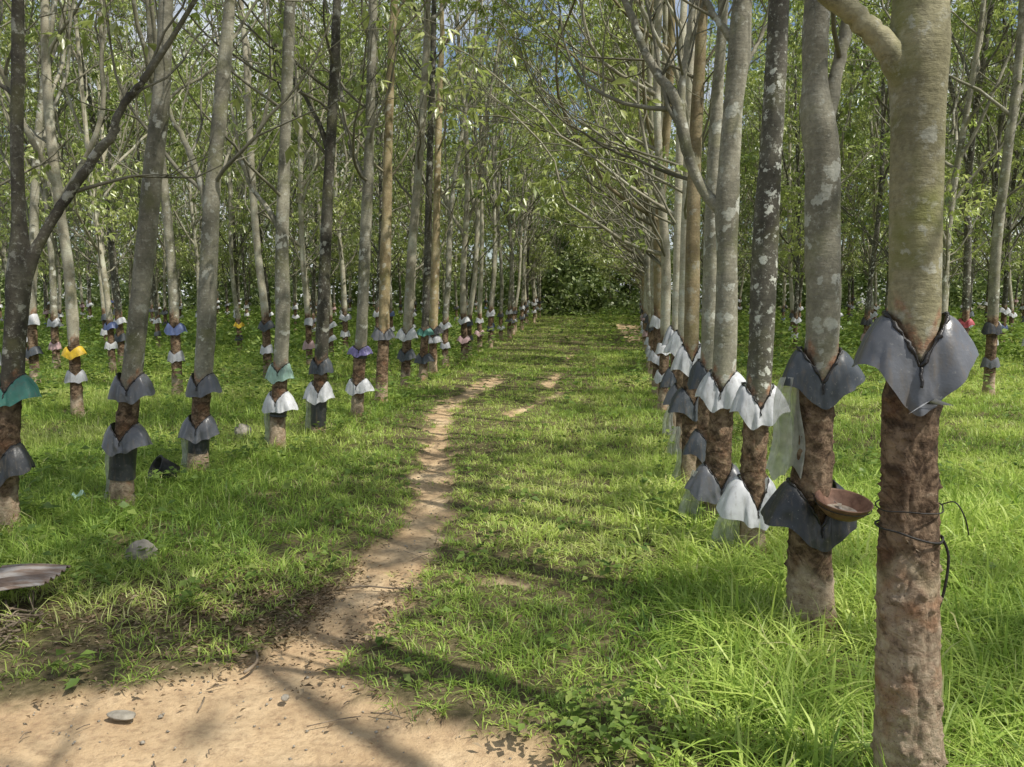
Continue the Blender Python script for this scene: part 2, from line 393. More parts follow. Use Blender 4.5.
def trunk_tube(mb, P, r, nth, rng, zV=1.2, A=.14, zlow=.3, rough=1.0, step=.02, ztop=4.0, tapped=True):
    """the trunk as one displaced surface with tapping attributes; P rows from the root up, local to the tree"""
    S = np.concatenate([[0], np.cumsum(np.linalg.norm(np.diff(P, axis=0), axis=1))])
    s = [0.0]
    while s[-1] < S[-1]: s.append(s[-1] + (step if s[-1] < ztop else step * 6))
    s[-1] = S[-1]; s = np.array(s)
    C = np.stack([np.interp(s, S, P[:, k]) for k in range(3)], -1); rr = np.interp(s, S, r)
    th = np.arange(nth) * 2 * pi / nth
    Z = C[:, 2][:, None] + 0 * th[None]
    fr = -np.sin(th)[None] + 0 * Z                      # +1 towards the path end where the tapper stands (-Y)
    side = np.abs(np.cos(th))[None] + 0 * Z
    edge = zV + A * np.where(fr > 0, side, 1.0)
    if tapped:
        tap = sstep(.012, -.012, Z - edge); low = sstep(.06, -.06, Z - zlow - .04 * np.cos(th * 3)[None])
        fresh = sstep(.055, .02, np.abs(Z - edge - .03)) * sstep(.1, .5, fr)
        tap = tap * (1 - low)
    else: tap = low = fresh = np.zeros_like(Z)
    off = rng.uniform(0, 50)
    n0 = np.stack([C[:, 0][:, None] + rr[:, None] * np.cos(th), C[:, 1][:, None] + rr[:, None] * np.sin(th), Z], -1).reshape(-1, 3)
    def f(sx, sz, sd, o=4): return fbm(n0 * [sx, sx, sz] + off, sd, o).reshape(Z.shape)
    rg = np.maximum(tap, low)
    d = (f(9, 5, 1) - .5) * .012 + (f(3, 1.3, 9, 2) - .5) * .022
    d += rg * rough * ((f(26, 16, 2, 5) - .5) * .011 + (1 - 2 * np.abs(f(16, 5, 3, 4) - .5)) ** 9 * -.006 + np.maximum(f(30, 55, 6, 3) - .62, 0) * .06)
    d += rough * tap * (-.003)
    d += (1 - rg) * (f(9, 60, 4, 3) - .5) * .0022
    R = rr[:, None] * (1 + .05 * np.cos(2 * th + off)[None] + .16 * np.exp(-np.maximum(Z, 0) / .085) * (1 + .6 * np.cos(5 * th + off))) + d * np.minimum(1, rr[:, None] / .08)
    V = np.stack([C[:, 0][:, None] + R * np.cos(th), C[:, 1][:, None] + R * np.sin(th), Z], -1).reshape(-1, 3)
    n = len(s); i = np.arange(n - 1)[:, None] * nth; j = np.arange(nth)[None]; j2 = (j + 1) % nth
    mb.add(V, np.stack([i + j, i + j2, i + nth + j2, i + nth + j], -1).reshape(-1, 4), tap=tap.ravel(), low=low.ravel(), fresh=fresh.ravel(), thin=0, panel=((edge - Z) * (fr > -.2)).ravel())

def tree_meshes(rng, P, r, name, bark, first=3.6, limbs=(), nth=24, step=.05, nlimb=11, per=2.4, leafsize=.138, zV=1.2, A=.14, zlow=.25,
                rough=1.0, lean=None, bias=None, ztop=3.0, low_limbs=0, clear=0, forks=0):
    tw = MB(); leaf = []
    trunk_tube(tw, P, r, nth, rng, zV, A, zlow, rough, step, ztop)
    top = P[-1, 2]
    def at(z): return np.array([np.interp(z, P[:, 2], P[:, 0]), np.interp(z, P[:, 2], P[:, 1]), z]), np.interp(z, P[:, 2], r)
    for L in limbs:                                      # limbs measured one by one: rows x y z r
        Q = spline(L, 5); Q[:, :3] += rng.normal(0, .006, (len(Q), 3)) * np.linspace(0, 1, len(Q))[:, None]
        tube(tw, Q[:, :3], Q[:, 3], 16, cap=True, tap=0, low=0, fresh=0, thin=0)
        d = unit(Q[-1, :3] - Q[-3, :3])
        grow(rng, tw, leaf, Q[-1, :3], d, 2.6, Q[-1, 3] * .95, 1, 3)
        for k in range(3):
            q = Q[int(len(Q) * rng.uniform(.4, .95))]
            grow(rng, tw, leaf, q[:3], d + rng.normal(0, .5, 3), rng.uniform(1, 2), q[3] * .45, 2, 3)
    g = rng.uniform(0, 6)
    for k in range(nlimb):
        z = first + (top * .97 - first) * (k / (nlimb - 1)) ** 1.05 if nlimb > 1 else first
        c, rad = at(z); a = g + k * 2.4 + rng.normal(0, .3); u = (z - first) / (top - first)
        el = radians(rng.uniform(38, 62) + 14 * u)
        d = np.array([cos(a) * cos(el), sin(a) * cos(el), sin(el)])
        if bias is not None: d = unit(d + np.array(bias) * (1 - .5 * u))
        L = (4.2 - 2.2 * u) * rng.uniform(.75, 1.2)
        grow(rng, tw, leaf, c, d, L, max(rad * rng.uniform(.38, .6), .014), 1, 3, lean)
    for k in range(forks):                               # steep main forks
        z = rng.uniform(3.2, 6.0); c, rad = at(z); a = rng.uniform(0, 6.28); el = radians(rng.uniform(55, 70))
        grow(rng, tw, leaf, c, np.array([cos(a) * cos(el), sin(a) * cos(el), sin(el)]), rng.uniform(4.5, 6.5), rad * .66, 1, 3, None, None, .06, .09)
    for k in range(low_limbs):                           # thin half-bare limbs low on the trunk
        z = rng.uniform(2.3, first); c, rad = at(z); a = rng.uniform(0, 6.28); el = radians(rng.uniform(25, 55))
        d = np.array([cos(a) * cos(el), sin(a) * cos(el), sin(el)])
        if bias is not None: d = unit(d + np.array(bias))
        grow(rng, tw, leaf, c, d, rng.uniform(1.2, 2.6), rad * .3, 2, 3)
    grow(rng, tw, leaf, P[-1], UP, 1.8, r[-1], 1, 3)
    if clear: leaf = [l for l in leaf if l[0][2] > clear]
    return tw.mesh('trunk', BARK[bark]), crown_mesh(rng, leaf, per, leafsize, 'crown')

# ------------------------------------------------------------------ rain guards: a plastic skirt gathered on a V-shaped top edge
def guard_fn(r, A, L, ext, seed, wing=.3):
    rng = np.random.default_rng(seed); off = rng.uniform(0, 9)
    asym = rng.uniform(-.2, .2)
    def f(th, t):                                        # th 0 = front, t 0 = seam, 1 = hem
        s = np.abs(np.sin(np.clip(np.abs(th), 0, pi / 2))); back = np.clip((np.abs(th) - pi / 2) / (pi / 2), 0, 1)
        zt = A * s ** .9
        e = (ext * (.22 + .78 * s ** 1.9) * (1 - .6 * back)) * (1 + asym * np.sin(th))
        hem = -L * (1 + .10 * np.sin(th * 3 + off) + .05 * np.sin(th * 7 + 2 * off)) + wing * (A * .52 + L * .5) * sstep(.35, 1.0, s) + .25 * A * back * wing + .06 * L * np.sin(th)
        dr = zt - hem
        cr = fbm(np.stack([th * 3.2 + off, t * 2.2, 0 * th], -1), seed, 3) - .5; ruf = (.006 * np.sin(th * 9 + off) + .032 * cr + .010 * (np.abs(((th * 2.7 + off) % 1) - .5) - .25)) * t ** .7 * (ext / .09)
        rad = r + .006 + e * (t ** .75) + ruf
        z = zt - dr * (.35 * t + .65 * t ** 1.5) - .010 * np.cos(th * 5 + off) * t
        return np.stack([rad * np.sin(th), -rad * np.cos(th), z], -1)
    return f
def guard_mesh(name, mat, r=.105, A=.12, L=.10, ext=.075, seed=1, nth=64, nt=10, gap=.35, wing=.3):
    f = guard_fn(r, A, L, ext, seed, wing)
    th = np.linspace(-pi + gap, pi - gap, nth); t = np.linspace(0, 1, nt); T, TT = np.meshgrid(th, t)
    V = f(T.ravel(), TT.ravel()); mb = MB()
    i = np.arange(nt - 1)[:, None] * nth; j = np.arange(nth - 1)[None]
    mb.add(V, np.stack([i + j, i + nth + j, i + nth + j + 1, i + j + 1], -1).reshape(-1, 4))
    return mb.mesh(name, mat), f
def seam_mesh(f, rad=.006, front=.05):
    mb = MB(); th = np.linspace(-2.4, 2.4, 60); P = f(th, np.zeros(60)); P = P + np.random.default_rng(3).normal(0, .0018, P.shape)
    P[:, :2] *= 1 + .0035 / np.linalg.norm(P[:, :2], axis=1)[:, None]
    tube(mb, P, rad * (1 + .5 * np.sin(th * 13)), 7)
    t = np.linspace(0, front * 10, 14); Q = f(.02 * np.sin(t * 20), t) * [1, 1.02, 1] - [0, .004, 0]
    tube(mb, Q, rad * .8, 6)
    return mb.mesh('tar_seam', TAR)

# near trees measured along their trunks; rows are (px, py, width px)
def metric(rows, Y):
    out = []
    for px, py, w in rows:
        p, t = on_plane(px, py, Y); out.append([p[0], p[1], p[2], w / 2 * t / FPX * .95 * cos(math.atan((px - 512) / FPX))])
    return np.array(out)

def near_tree(key, rows, guards, label, bark, limbs=(), seed=1, low_limbs=None, nth=40, step=.025, group=None, height=11.5, zlow=None, nlimb=5, first=None, per=2.0, rough=1.0, **kw):
    rng = np.random.default_rng(seed)
    base = on_ground(rows[0][0], rows[0][1]); Y = base[1]
    M = metric(rows, Y); root = np.array([base[0], base[1], 0])
    Pm = np.vstack([[M[0, 0] - (M[1, 0] - M[0, 0]) * .15, M[0, 1], -.15, M[0, 3] * 1.05], M])
    Pm = Pm[np.argsort(Pm[:, 2])]
    Pm = spline(Pm, 5)
    d = Pm[-1] - Pm[-6]; zt = Pm[-1, 2]
    ext = []
    k = 0
    while zt < height:
        zt += .5; k += 1
        e = Pm[-1].copy(); e[0] += d[0] / max(d[2], .05) * .5 * k * .6 + rng.normal(0, .015); e[1] += rng.normal(0, .02) + .012 * k; e[2] = zt
        e[3] = max(.022, Pm[-1, 3] * (1 - (zt - Pm[-1, 2]) / (height - Pm[-1, 2] + 1.0) * .8)); ext.append(e)
    Pm = np.vstack([Pm] + ext) if ext else Pm
    P = Pm[:, :3] - root; r = Pm[:, 3]
    keep = np.concatenate([[True], np.diff(P[:, 2]) > 1e-4]); P, r = P[keep], r[keep]
    zs = [on_plane(rows[0][0], g[0], Y)[0][2] for g in guards]
    zV = max(zs) if zs else 1.2
    lm = []; slant = rng.uniform(-.2, .3)
    for L in limbs:
        Q = metric(L, Y); Q[:, :3] -= root; cx0 = np.interp(Q[0, 2], P[:, 2], P[:, 0]); d0 = np.abs(Q[:, 0] - np.interp(Q[:, 2], P[:, 2], P[:, 0]))
        Q[:, 1] += slant * d0
        if d0[0] < .16: Q = np.vstack([[cx0 * .75 + Q[0, 0] * .25, Q[0, 1], Q[0, 2] - .45 * abs(Q[1, 0] - Q[0, 0]) - .04, Q[0, 3] * .9], Q])
        else: Q = np.vstack([Q[0] + (Q[0] - Q[1]) * .25, Q])
        lm.append(Q)
    A = guards[0][3] if guards else .14
    tm, cm = tree_meshes(rng, P, r, key, bark, first=first or max(4.0, M[-1, 2] + .3), limbs=lm, nth=nth, step=step, nlimb=nlimb, per=per, zV=zV, A=A,
                         zlow=.28 if zlow is None else zlow, rough=rough, clear=4.2 if Y < 6.3 else 0, low_limbs=(5 if Y > 6.3 else 0) if low_limbs is None else low_limbs, **kw)
    o = thing('rubber_tree', label, 'tree', root, 0, group)
    for nm, me in (('trunk', tm), ('crown', cm)):
        c = bpy.data.objects.new(nm, me); COL.objects.link(c); c.parent = o
    for gi, g in enumerate(guards):
        py, colr, sc, Ag, Lg, eg = g
        z = zs[gi]; cx = np.interp(z + Ag * .3, P[:, 2], P[:, 0]); cy = np.interp(z, P[:, 2], P[:, 1]); rad = np.interp(z, P[:, 2], r)
        gm, f = guard_mesh('rain_guard', PL[colr], rad * 1.04, Ag, Lg, eg, seed * 7 + gi, nth=110, nt=14, wing={'R1': .95, 'R2': .75, 'R3': .6, 'R4': .55}.get(key, .25 + .3 * rng.random()))
        c = bpy.data.objects.new('rain_guard', gm); COL.objects.link(c); c.parent = o; c.location = (cx, cy, z)
        c.rotation_euler = (0, 0, rng.normal(0, .12)); c['label'] = {'grey': 'grey', 'black': 'black', 'slate': 'dark grey', 'silver': 'silvery', 'purple': 'violet', 'mint': 'pale green'}.get(colr, colr) + ' plastic rain guard'
        s = bpy.data.objects.new('tar_seam', seam_mesh(f, .0055 if Y < 4 else .0045)); COL.objects.link(s); s.parent = c
    for py0, py1, c_ in WRAPS.get(key, ()):
        za, zb = on_plane(rows[0][0], py0, Y)[0][2], on_plane(rows[0][0], py1, Y)[0][2]
        zz = np.linspace(zb, za, 14); wb = MB()
        tube(wb, np.stack([np.interp(zz, P[:, 2], P[:, 0]), np.interp(zz, P[:, 2], P[:, 1]), zz], -1), np.interp(zz, P[:, 2], r) * 1.04 + .008 + rng.normal(0, .0015, 14), 40, cap=False)
        wb.obj('trunk_wrap', PL[c_], o)['label'] = 'black plastic sheet wrapped around the trunk'
    return o, P, r, root, Y

WRAPS = {'L2': [(446, 478, 'black')], 'L3': [(436, 452, 'black')], 'L4': [(404, 416, 'black')], 'L5': [(394, 426, 'black')], 'L6': [(350, 358, 'black')]}
GROUP_R = None
NEAR = {}
# guard rows: (py of the V point, colour, -, rise of the V, skirt length, spread)
NEAR['R1'] = near_tree('R1', [(908, 812, 76), (908, 700, 70), (908, 640, 68), (909, 530, 63), (910, 450, 61), (911, 400, 60), (914, 340, 54), (915, 300, 54), (916, 200, 54), (917, 130, 55), (917, 90, 59), (917, 50, 66), (919, 15, 60), (921, -30, 55), (925, -220, 46), (930, -500, 38)],
    [(366, 'grey', 1, .155, .115, .088)], 'thick olive barked rubber tree in the right foreground with one very wide grey rain guard', 'olive',
    limbs=[[(905, 75, 40), (888, 52, 31), (868, 33, 25), (845, 14, 24), (818, -6, 22), (775, -45, 19), (690, -160, 13)]], seed=11, nth=120, step=.009, zlow=.80, rough=1.15, ztop=2.6)
NEAR['R2'] = near_tree('R2', [(810, 628, 50), (810, 590, 47), (810, 540, 46), (812, 470, 44), (815, 400, 41), (821, 350, 37), (823, 300, 38), (822, 230, 38), (822, 170, 36), (820, 135, 38), (816, 108, 35), (815, 80, 27), (815, 40, 27), (818, 0, 28), (823, -80, 25), (830, -300, 20)],
    [(382, 'slate', 1, .16, .10, .095), (522, 'black', 1, .20, .09, .12)], 'lichen spotted rubber tree with a forked trunk, dark guards and the clay bowl', 'grey',
    limbs=[[(825, 122, 22), (834, 90, 16), (843, 50, 14), (853, 10, 14), (864, -40, 13), (890, -140, 9)]], seed=12, nth=90, step=.014, rough=1.1, ztop=3.4)
NEAR['R3'] = near_tree('R3', [(752, 558, 28), (752, 520, 28), (753, 480, 28), (756, 420, 29), (760, 360, 27), (763, 300, 27), (766, 230, 26), (771, 150, 24), (776, 60, 23), (779, 0, 22), (786, -120, 18)],
    [(408, 'white', 1, .15, .10, .085), (508, 'white', 1, .20, .10, .12)], 'straight dark rubber tree mottled with pale lichen, wearing two crisp white guards', 'spotted', seed=13, nth=64, step=.018, ztop=4)
NEAR['R4'] = near_tree('R4', [(718, 528, 27), (718, 470, 26), (722, 400, 24), (726, 330, 23), (727, 250, 22), (727, 205, 25), (730, 150, 21), (734, 100, 20), (739, 55, 24), (741, 20, 22), (744, -20, 20), (752, -140, 15)],
    [(392, 'white', 1, .15, .11, .11), (487, 'grey', 1, .17, .10, .13)], 'grey rubber tree with a thick curved left limb above a white guard', 'grey',
    limbs=[[(722, 210, 17), (706, 192, 12), (692, 160, 12), (684, 125, 13), (677, 95, 13), (662, 72, 10), (646, 42, 9), (632, 2, 8), (606, -70, 6)],
           [(683, 122, 9), (684, 85, 8), (688, 50, 7), (694, 10, 6), (700, -50, 5)],
           [(737, 45, 12), (724, 26, 8), (709, 2, 7), (690, -45, 5)], [(738, 82, 8), (752, 55, 5), (766, 28, 4), (782, -4, 4)]], seed=14, nth=64, step=.018, ztop=4)
NEAR['R4b'] = near_tree('R4b', [(706, 510, 20), (706, 450, 20), (708, 380, 19), (711, 300, 18), (713, 220, 17), (716, 120, 14), (722, 30, 12), (730, -90, 10)],
    [(378, 'slate', 1, .14, .10, .11), (448, 'slate', 1, .14, .10, .09)], 'plain grey rubber tree half hidden just behind the one with the curved limb', 'grey', seed=15, nth=48, step=.025)
NEAR['R5'] = near_tree('R5', [(689, 487, 17), (690, 420, 17), (691, 360, 16), (692, 300, 16), (693, 230, 15), (695, 150, 14), (700, 60, 12), (706, -60, 10)],
    [(362, 'white', 1, .15, .11, .11), (405, 'slate', 1, .15, .11, .11)], 'tawny yellow barked rubber tree in the right row', 'tawny', seed=16, nth=48, step=.025, bias=(-.7, -.1, 0))
NEAR['R6'] = near_tree('R6', [(681, 458, 13), (682, 400, 13), (684, 300, 12), (687, 200, 11), (690, 100, 10), (693, 0, 9)],
    [(345, 'white', 1, .15, .12, .13), (398, 'grey', 1, .15, .11, .11)], 'pale rubber tree right behind the tawny yellow one', 'pale', seed=17, nth=36, step=.035, bias=(-.9, -.2, 0), first=3.2)
NEAR['R7'] = near_tree('R7', [(674, 437, 11), (675, 380, 11), (677, 300, 10), (679, 200, 9), (681, 100, 8)],
    [(338, 'silver', 1, .15, .12, .13), (380, 'slate', 1, .15, .11, .11)], 'pale rubber tree second behind the tawny yellow one', 'pale', seed=18, nth=36, step=.035, bias=(-1.1, -.2, 0), first=2.6, low_limbs=3)

NEAR['L1'] = near_tree('L1', [(6, 533, 28), (6, 490, 27), (8, 440, 27), (12, 380, 27), (16, 320, 27), (20, 265, 30), (19, 220, 17), (17, 150, 15), (18, 60, 14), (18, 0, 13), (20, -120, 11)],
    [(392, 'teal', 1, .12, .09, .10), (466, 'black', 1, .16, .11, .10)], 'dark forked rubber tree at the far left edge with a torn teal guard', 'dark',
    limbs=[[(24, 272, 22), (36, 245, 13), (52, 212, 12), (72, 178, 12), (92, 145, 11), (103, 130, 10), (108, 108, 9), (118, 90, 8), (130, 74, 7)],
           [(17, 98, 8), (4, 88, 6), (-15, 70, 5), (-40, 40, 4)]], seed=21, nth=64, step=.02, ztop=4.2)
NEAR['L2'] = near_tree('L2', [(121, 508, 27), (123, 460, 25), (128, 410, 25), (134, 360, 24), (140, 300, 24), (145, 250, 24), (151, 190, 23), (155, 150, 22), (160, 110, 21), (164, 60, 18), (166, 0, 17), (170, -120, 14)],
    [(390, 'grey', 1, .13, .09, .08), (440, 'grey', 1, .13, .09, .10)], 'leaning bent grey rubber tree, second from the left edge, with two grey guards', 'grey', seed=22, nth=60, step=.02, ztop=4.4)
NEAR['L3'] = near_tree('L3', [(198, 473, 21), (199, 440, 20), (203, 380, 20), (206, 330, 20), (209, 260, 19), (212, 200, 18), (218, 130, 16), (223, 80, 15), (230, 0, 12), (238, -100, 10)],
    [(386, 'grey', 1, .12, .10, .08), (428, 'grey', 1, .12, .11, .10)], 'grey rubber tree with a black tub in the grass at its foot', 'grey',
    limbs=[[(210, 235, 9), (203, 195, 7), (192, 160, 7), (178, 132, 6), (170, 118, 5), (160, 90, 4)]], seed=23, nth=52, step=.025, ztop=5)
NEAR['L4'] = near_tree('L4', [(277, 448, 16), (278, 420, 16), (281, 360, 16), (283, 320, 15), (282, 260, 14), (283, 200, 13), (286, 120, 12), (288, 60, 12), (290, 0, 11), (293, -80, 9)],
    [(372, 'mint', 1, .10, .10, .07), (402, 'white', 1, .12, .11, .11)], 'rubber tree with a pale green guard above a white one', 'grey',
    limbs=[[(281, 232, 8), (268, 210, 6), (252, 190, 5), (242, 168, 5), (234, 140, 4), (226, 100, 3)]], seed=24, nth=44, step=.03, ztop=5)
NEAR['L5'] = near_tree('L5', [(318, 433, 14), (319, 410, 14), (321, 360, 14), (323, 320, 14), (325, 260, 13), (328, 190, 12), (332, 120, 11), (335, 60, 10), (337, 0, 9)],
    [(366, 'slate', 1, .10, .10, .07), (393, 'white', 1, .15, .11, .11)], 'dark rubber tree with a dark grey guard above a white one', 'dark',
    limbs=[[(328, 150, 7), (318, 122, 5), (304, 96, 4), (292, 78, 4), (278, 50, 3)]], seed=25, nth=44, step=.03, ztop=5)
NEAR['L6'] = near_tree('L6', [(357, 418, 14), (358, 390, 14), (361, 340, 13), (363, 300, 13), (365, 240, 12), (368, 190, 12), (370, 120, 11), (372, 50, 10), (373, 0, 9)],
    [(350, 'purple', 1, .06, .08, .09), (386, 'white', 1, .11, .10, .11)], 'rubber tree with a violet guard above a white one', 'grey',
    limbs=[[(367, 185, 8), (358, 168, 6), (350, 150, 5), (344, 128, 4), (340, 104, 4)]], seed=26, nth=44, step=.03, ztop=6)
NEAR['L7'] = near_tree('L7', [(381, 402, 13), (382, 370, 13), (384, 330, 12), (385, 280, 11), (387, 200, 10), (389, 120, 9), (392, 40, 8)],
    [(334, 'grey', 1, .10, .10, .09)], 'tawny scarred rubber tree with a single grey guard high on its trunk', 'tawny', seed=27, nth=40, step=.035)
NEAR['L8'] = near_tree('L8', [(405, 388, 10), (406, 360, 10), (408, 320, 10), (412, 250, 9), (417, 190, 9), (422, 120, 8), (427, 40, 7)],
    [(335, 'white', 1, .14, .10, .12), (354, 'slate', 1, .10, .12, .10)], 'pale leaning rubber tree with a white guard above a dark grey one', 'pale', seed=28, nth=36, step=.04)
NEAR['L9'] = near_tree('L9', [(423, 380, 9), (424, 350, 9), (426, 310, 8), (428, 240, 8), (430, 150, 7), (433, 60, 6)],
    [(331, 'teal', 1, .06, .10, .12), (358, 'slate', 1, .10, .12, .12)], 'rubber tree with a teal guard beside the path on the left', 'dark', seed=29, nth=32, step=.045)
NEAR['L10'] = near_tree('L10', [(433, 374, 9), (433, 345, 9), (434, 310, 9), (436, 240, 8), (438, 150, 7), (441, 60, 6)],
    [(330, 'black', 1, .10, .10, .11), (338, 'silver', 1, .10, .12, .11)], 'scarred rubber tree close behind the one with the teal guard', 'tawny', seed=30, nth=32, step=.045)

# the plantation trees: a set of shapes, copied along the rows
def far_path(rng, height):
    z = np.array([-.15, 0, .7, 1.4, 2.5, 4, 5.5, 7, 8.5, 10, 11.5, height]); z = z[z <= height]
    lx, ly = rng.normal(0, .05, 2); ph = rng.uniform(0, 6, 2)
    x = lx * np.maximum(z - 1.2, 0) + .11 * np.sin(z * .7 + ph[0]) * np.clip(z - 1.2, 0, 2) / 2
    y = ly * np.maximum(z - 1.2, 0) + .07 * np.sin(z * .6 + ph[1]) * np.clip(z - 1.2, 0, 2) / 2
    r = np.interp(z, [-.2, 0, 1.5, 5, 9, height], [.118, .112, .098, .075, .048, .022])
    S = spline(np.stack([x, y, z, r], -1), 3); return S[:, :3], S[:, 3]
def variants(n, seed, barks, dens, **kw):
    global DENS
    DENS = dens; out = []
    for k in range(n):
        rng = np.random.default_rng(seed + k); h = rng.uniform(11, 14); P, r = far_path(rng, h); r = r * kw.get('rs', 1)
        first = kw['first'] if 'first' in kw else rng.uniform(3.2, 5.5)
        out.append(tree_meshes(rng, P, r, 'far', barks[k % len(barks)], nth=18, step=.07, per=2.0, zlow=.3, **{**{a: b for a, b in kw.items() if a != 'rs'}, 'first': first}))
    return out
BK = ['grey', 'pale', 'grey', 'spotted', 'pale', 'grey', 'pale', 'dark', 'grey']
VAR = variants(5, 100, BK, .26, nlimb=6, low_limbs=2, rs=.8, forks=2)
SHADE = variants(3, 300, BK, .42, nlimb=9, low_limbs=0, rs=.7, first=5.5)                       # crowns shaped to drop leafy dapples into view from unseen trees
LUSH = variants(8, 150, BK, .85, nlimb=10, low_limbs=5, first=2.9, rs=.72, forks=2)                      # leafier trees further in
ARCH = variants(4, 200, ['pale', 'grey', 'tawny', 'grey'], .80, rs=.78, nlimb=12, low_limbs=4, first=2.6, bias=(-1.3, -.25, .15))
GM = {}
for k, c in enumerate(PL):
    GM[c] = [guard_mesh('rain_guard', PL[c], .104, .10 - .03 * (q == 2), .11, (.075, .105, .06)[q], 40 + k * 3 + q, nth=40, nt=6, wing=(.2, .6, 0)[q])[0] for q in (0, 1, 2)]

def plant(x, y, rng, label, group, variants, rot=None, cols=None, sc=None, guards=True):
    tm, cm = variants[rng.integers(len(variants))]
    rz = rng.uniform(0, 6.28) if rot is None else rot + rng.normal(0, .25)
    o = thing('rubber_tree', label, 'tree', (x, y, gz_at(x, y)), rz, group)
    s = sc or rng.uniform(.9, 1.1); o.scale = (s, s, s * rng.uniform(.92, 1.08))
    for nm, me in (('trunk', tm), ('crown', cm)):
        c = bpy.data.objects.new(nm, me); COL.objects.link(c); c.parent = o
    if guards:
        if cols is None: cols = [rng.choice(['white', 'white', 'silver', 'grey', 'slate', 'black', 'pink', 'blue'], p=[.3, .12, .13, .13, .14, .1, .04, .04]) for _ in range(2)]
        for c_, z in zip(cols, (rng.uniform(1.08, 1.2), rng.uniform(.6, .75))):
            g = bpy.data.objects.new('rain_guard', GM[c_][rng.integers(3)]); COL.objects.link(g); g.parent = o
            g.scale = (.86, .86, 1); g.location = (0, 0, z); g.rotation_euler = (0, 0, -rz + rng.normal(0, .35))
    return o

rg = np.random.default_rng(5)
# right row beyond the measured trees, leaning over the path
for Y in np.concatenate([[11.6, 13.3, 15.2, 17.2, 19.2], np.arange(21.4, 55, 2.4)]):
    X = np.interp(Y, [10, 15, 20, 29, 55], [1.22, 1.48, 1.80, 2.45, 4.3])
    plant(X + rg.normal(0, .06), Y, rg, 'slim rubber tree in the far right row, its limbs arching over the path', 'far trees of the right row', ARCH, rot=0)
# left row beyond the measured trees
for Y in np.concatenate([[19.5, 20.7, 22.4, 24.6, 27.2], np.arange(29, 57, 2.0)]):
    X = np.interp(Y, [17, 53], [-3.27, -2.85])
    plant(X + rg.normal(0, .08), Y, rg, 'slim pale rubber tree in the far stretch of the row left of the path', 'far trees of the left row', LUSH if Y > 40 else VAR)
for x, y in ((-1.7, 58.2), (.4, 60.4), (2.3, 58.6), (3.9, 61.5), (-.6, 62.5)):
    plant(x, y, rg, 'slender rubber tree standing across the shaded far end of the path', 'trees across the path end', LUSH, guards=False)
# singled-out trees of the second rows
for px, py, cols, lab in (
    (78, 418, ('yellow', 'silver'), 'rubber tree with a bright yellow guard above a silvery one'),
    (178, 396, ('blue', 'silver'), 'rubber tree with blue and silvery guards standing behind the two leaning grey trunks'),
    (268, 382, ('slate', 'white'), 'rubber tree with a white lower guard standing behind the tree with the pale green guard'),
    (57, 372, ('silver', 'pink'), 'pale rubber tree with a silvery guard left of the one with the yellow guard'),
    (122, 368, ('white', 'slate'), 'rubber tree with a white upper guard seen just left of the leaning trunk'),
    (988, 397, ('black', 'grey'), 'rubber tree with a black guard above a grey one at the right edge'),
    (962, 374, ('red', 'silver'), 'rubber tree with a red tied guard beside the thick foreground trunk'),
    (1010, 345, ('white', 'white'), 'rubber tree with two bright white guards at the far right edge'),
    (240, 356, ('yellow', 'black'), 'distant rubber tree with a yellow and a black guard, right of the black tub'),
):
    g = on_ground(px, py); plant(g[0], g[1], rg, lab, None, VAR, cols=cols)
def taken(x, y): return any(abs(x - o.location.x) < 1.2 and abs(y - o.location.y) < 1.5 for o in scene.objects if o.type == 'EMPTY' and o.parent is None)
bpy.context.view_layer.update()
cnt = 0
for side, rows in (('left', [-6.7, -10.3, -13.9, -17.5, -21.2, -25, -29, -33]), ('right', [7.0, 10.4, 14.0, 17.6, 21.2, 25, 29])):
    for ri, X in enumerate(rows):
        for Y in np.arange(3.2 + (ri % 2) * 1.1, 56, 2.45 if ri < 2 else 3.0):
            vis = (-.83 * Y - 1 < X < .66 * Y + 1)
            if not vis: continue
            x, y = X + rg.normal(0, .18), Y + rg.normal(0, .22)
            if taken(x, y): continue
            word = ['second', 'third'][ri] if ri < 2 else None
            lab = f'slender rubber tree in the {word} row from the path on the {side}' if word else f'distant slender rubber tree deep in the {side} plantation behind the first three rows'
            plant(x, y, rg, lab, f'{word} row of trees on the {side}' if word else f'trees deep in the {side} plantation', LUSH if y > 15 else VAR); cnt += 1
# unseen trees placed to shade the view: row neighbours and one between rows
for x, y in ((1.05, .15), (3.2, -.2), (7.1, 10.2), (7.0, 7.6), (7.1, 5.0), (7.0, 1.2), (10.4, 5.5), (10.5, 1), (-4.0, 3.6), (-7.1, 8.2)):
    plant(x, y, rg, 'rubber tree beside the viewer, placed for its shade, outside the photograph', 'trees beside the viewer', VAR if x < 2 else SHADE)
print('trees planted', cnt, 'leaves', LEAFN)

# ------------------------------------------------------------------ wood behind the plantation
def leaf_mass(C, size, rng, mb, tint=(0, 1)):
    m = len(C); a = rng.uniform(0, 2 * pi, m); dip = rng.uniform(-1.1, .5, m); L = size * rng.uniform(.6, 1.4, m)
    ax = np.stack([np.cos(a) * np.cos(dip), np.sin(a) * np.cos(dip), np.sin(dip)], -1)
    sd = np.cross(ax, rng.normal(size=(m, 3))); sd /= np.linalg.norm(sd, axis=1)[:, None]; w = L * .24
    V = np.stack([C, C + ax * (L * .5)[:, None] + sd * w[:, None], C + ax * L[:, None], C + ax * (L * .5)[:, None] - sd * w[:, None]], 1).reshape(-1, 3)
    i = np.arange(m)[:, None] * 4
    mb.add(V, None, np.concatenate([i + [0, 1, 2], i + [0, 2, 3]]), tint=np.repeat(rng.uniform(*tint, m), 4))
rng = np.random.default_rng(31); mb = MB(); Cs = []
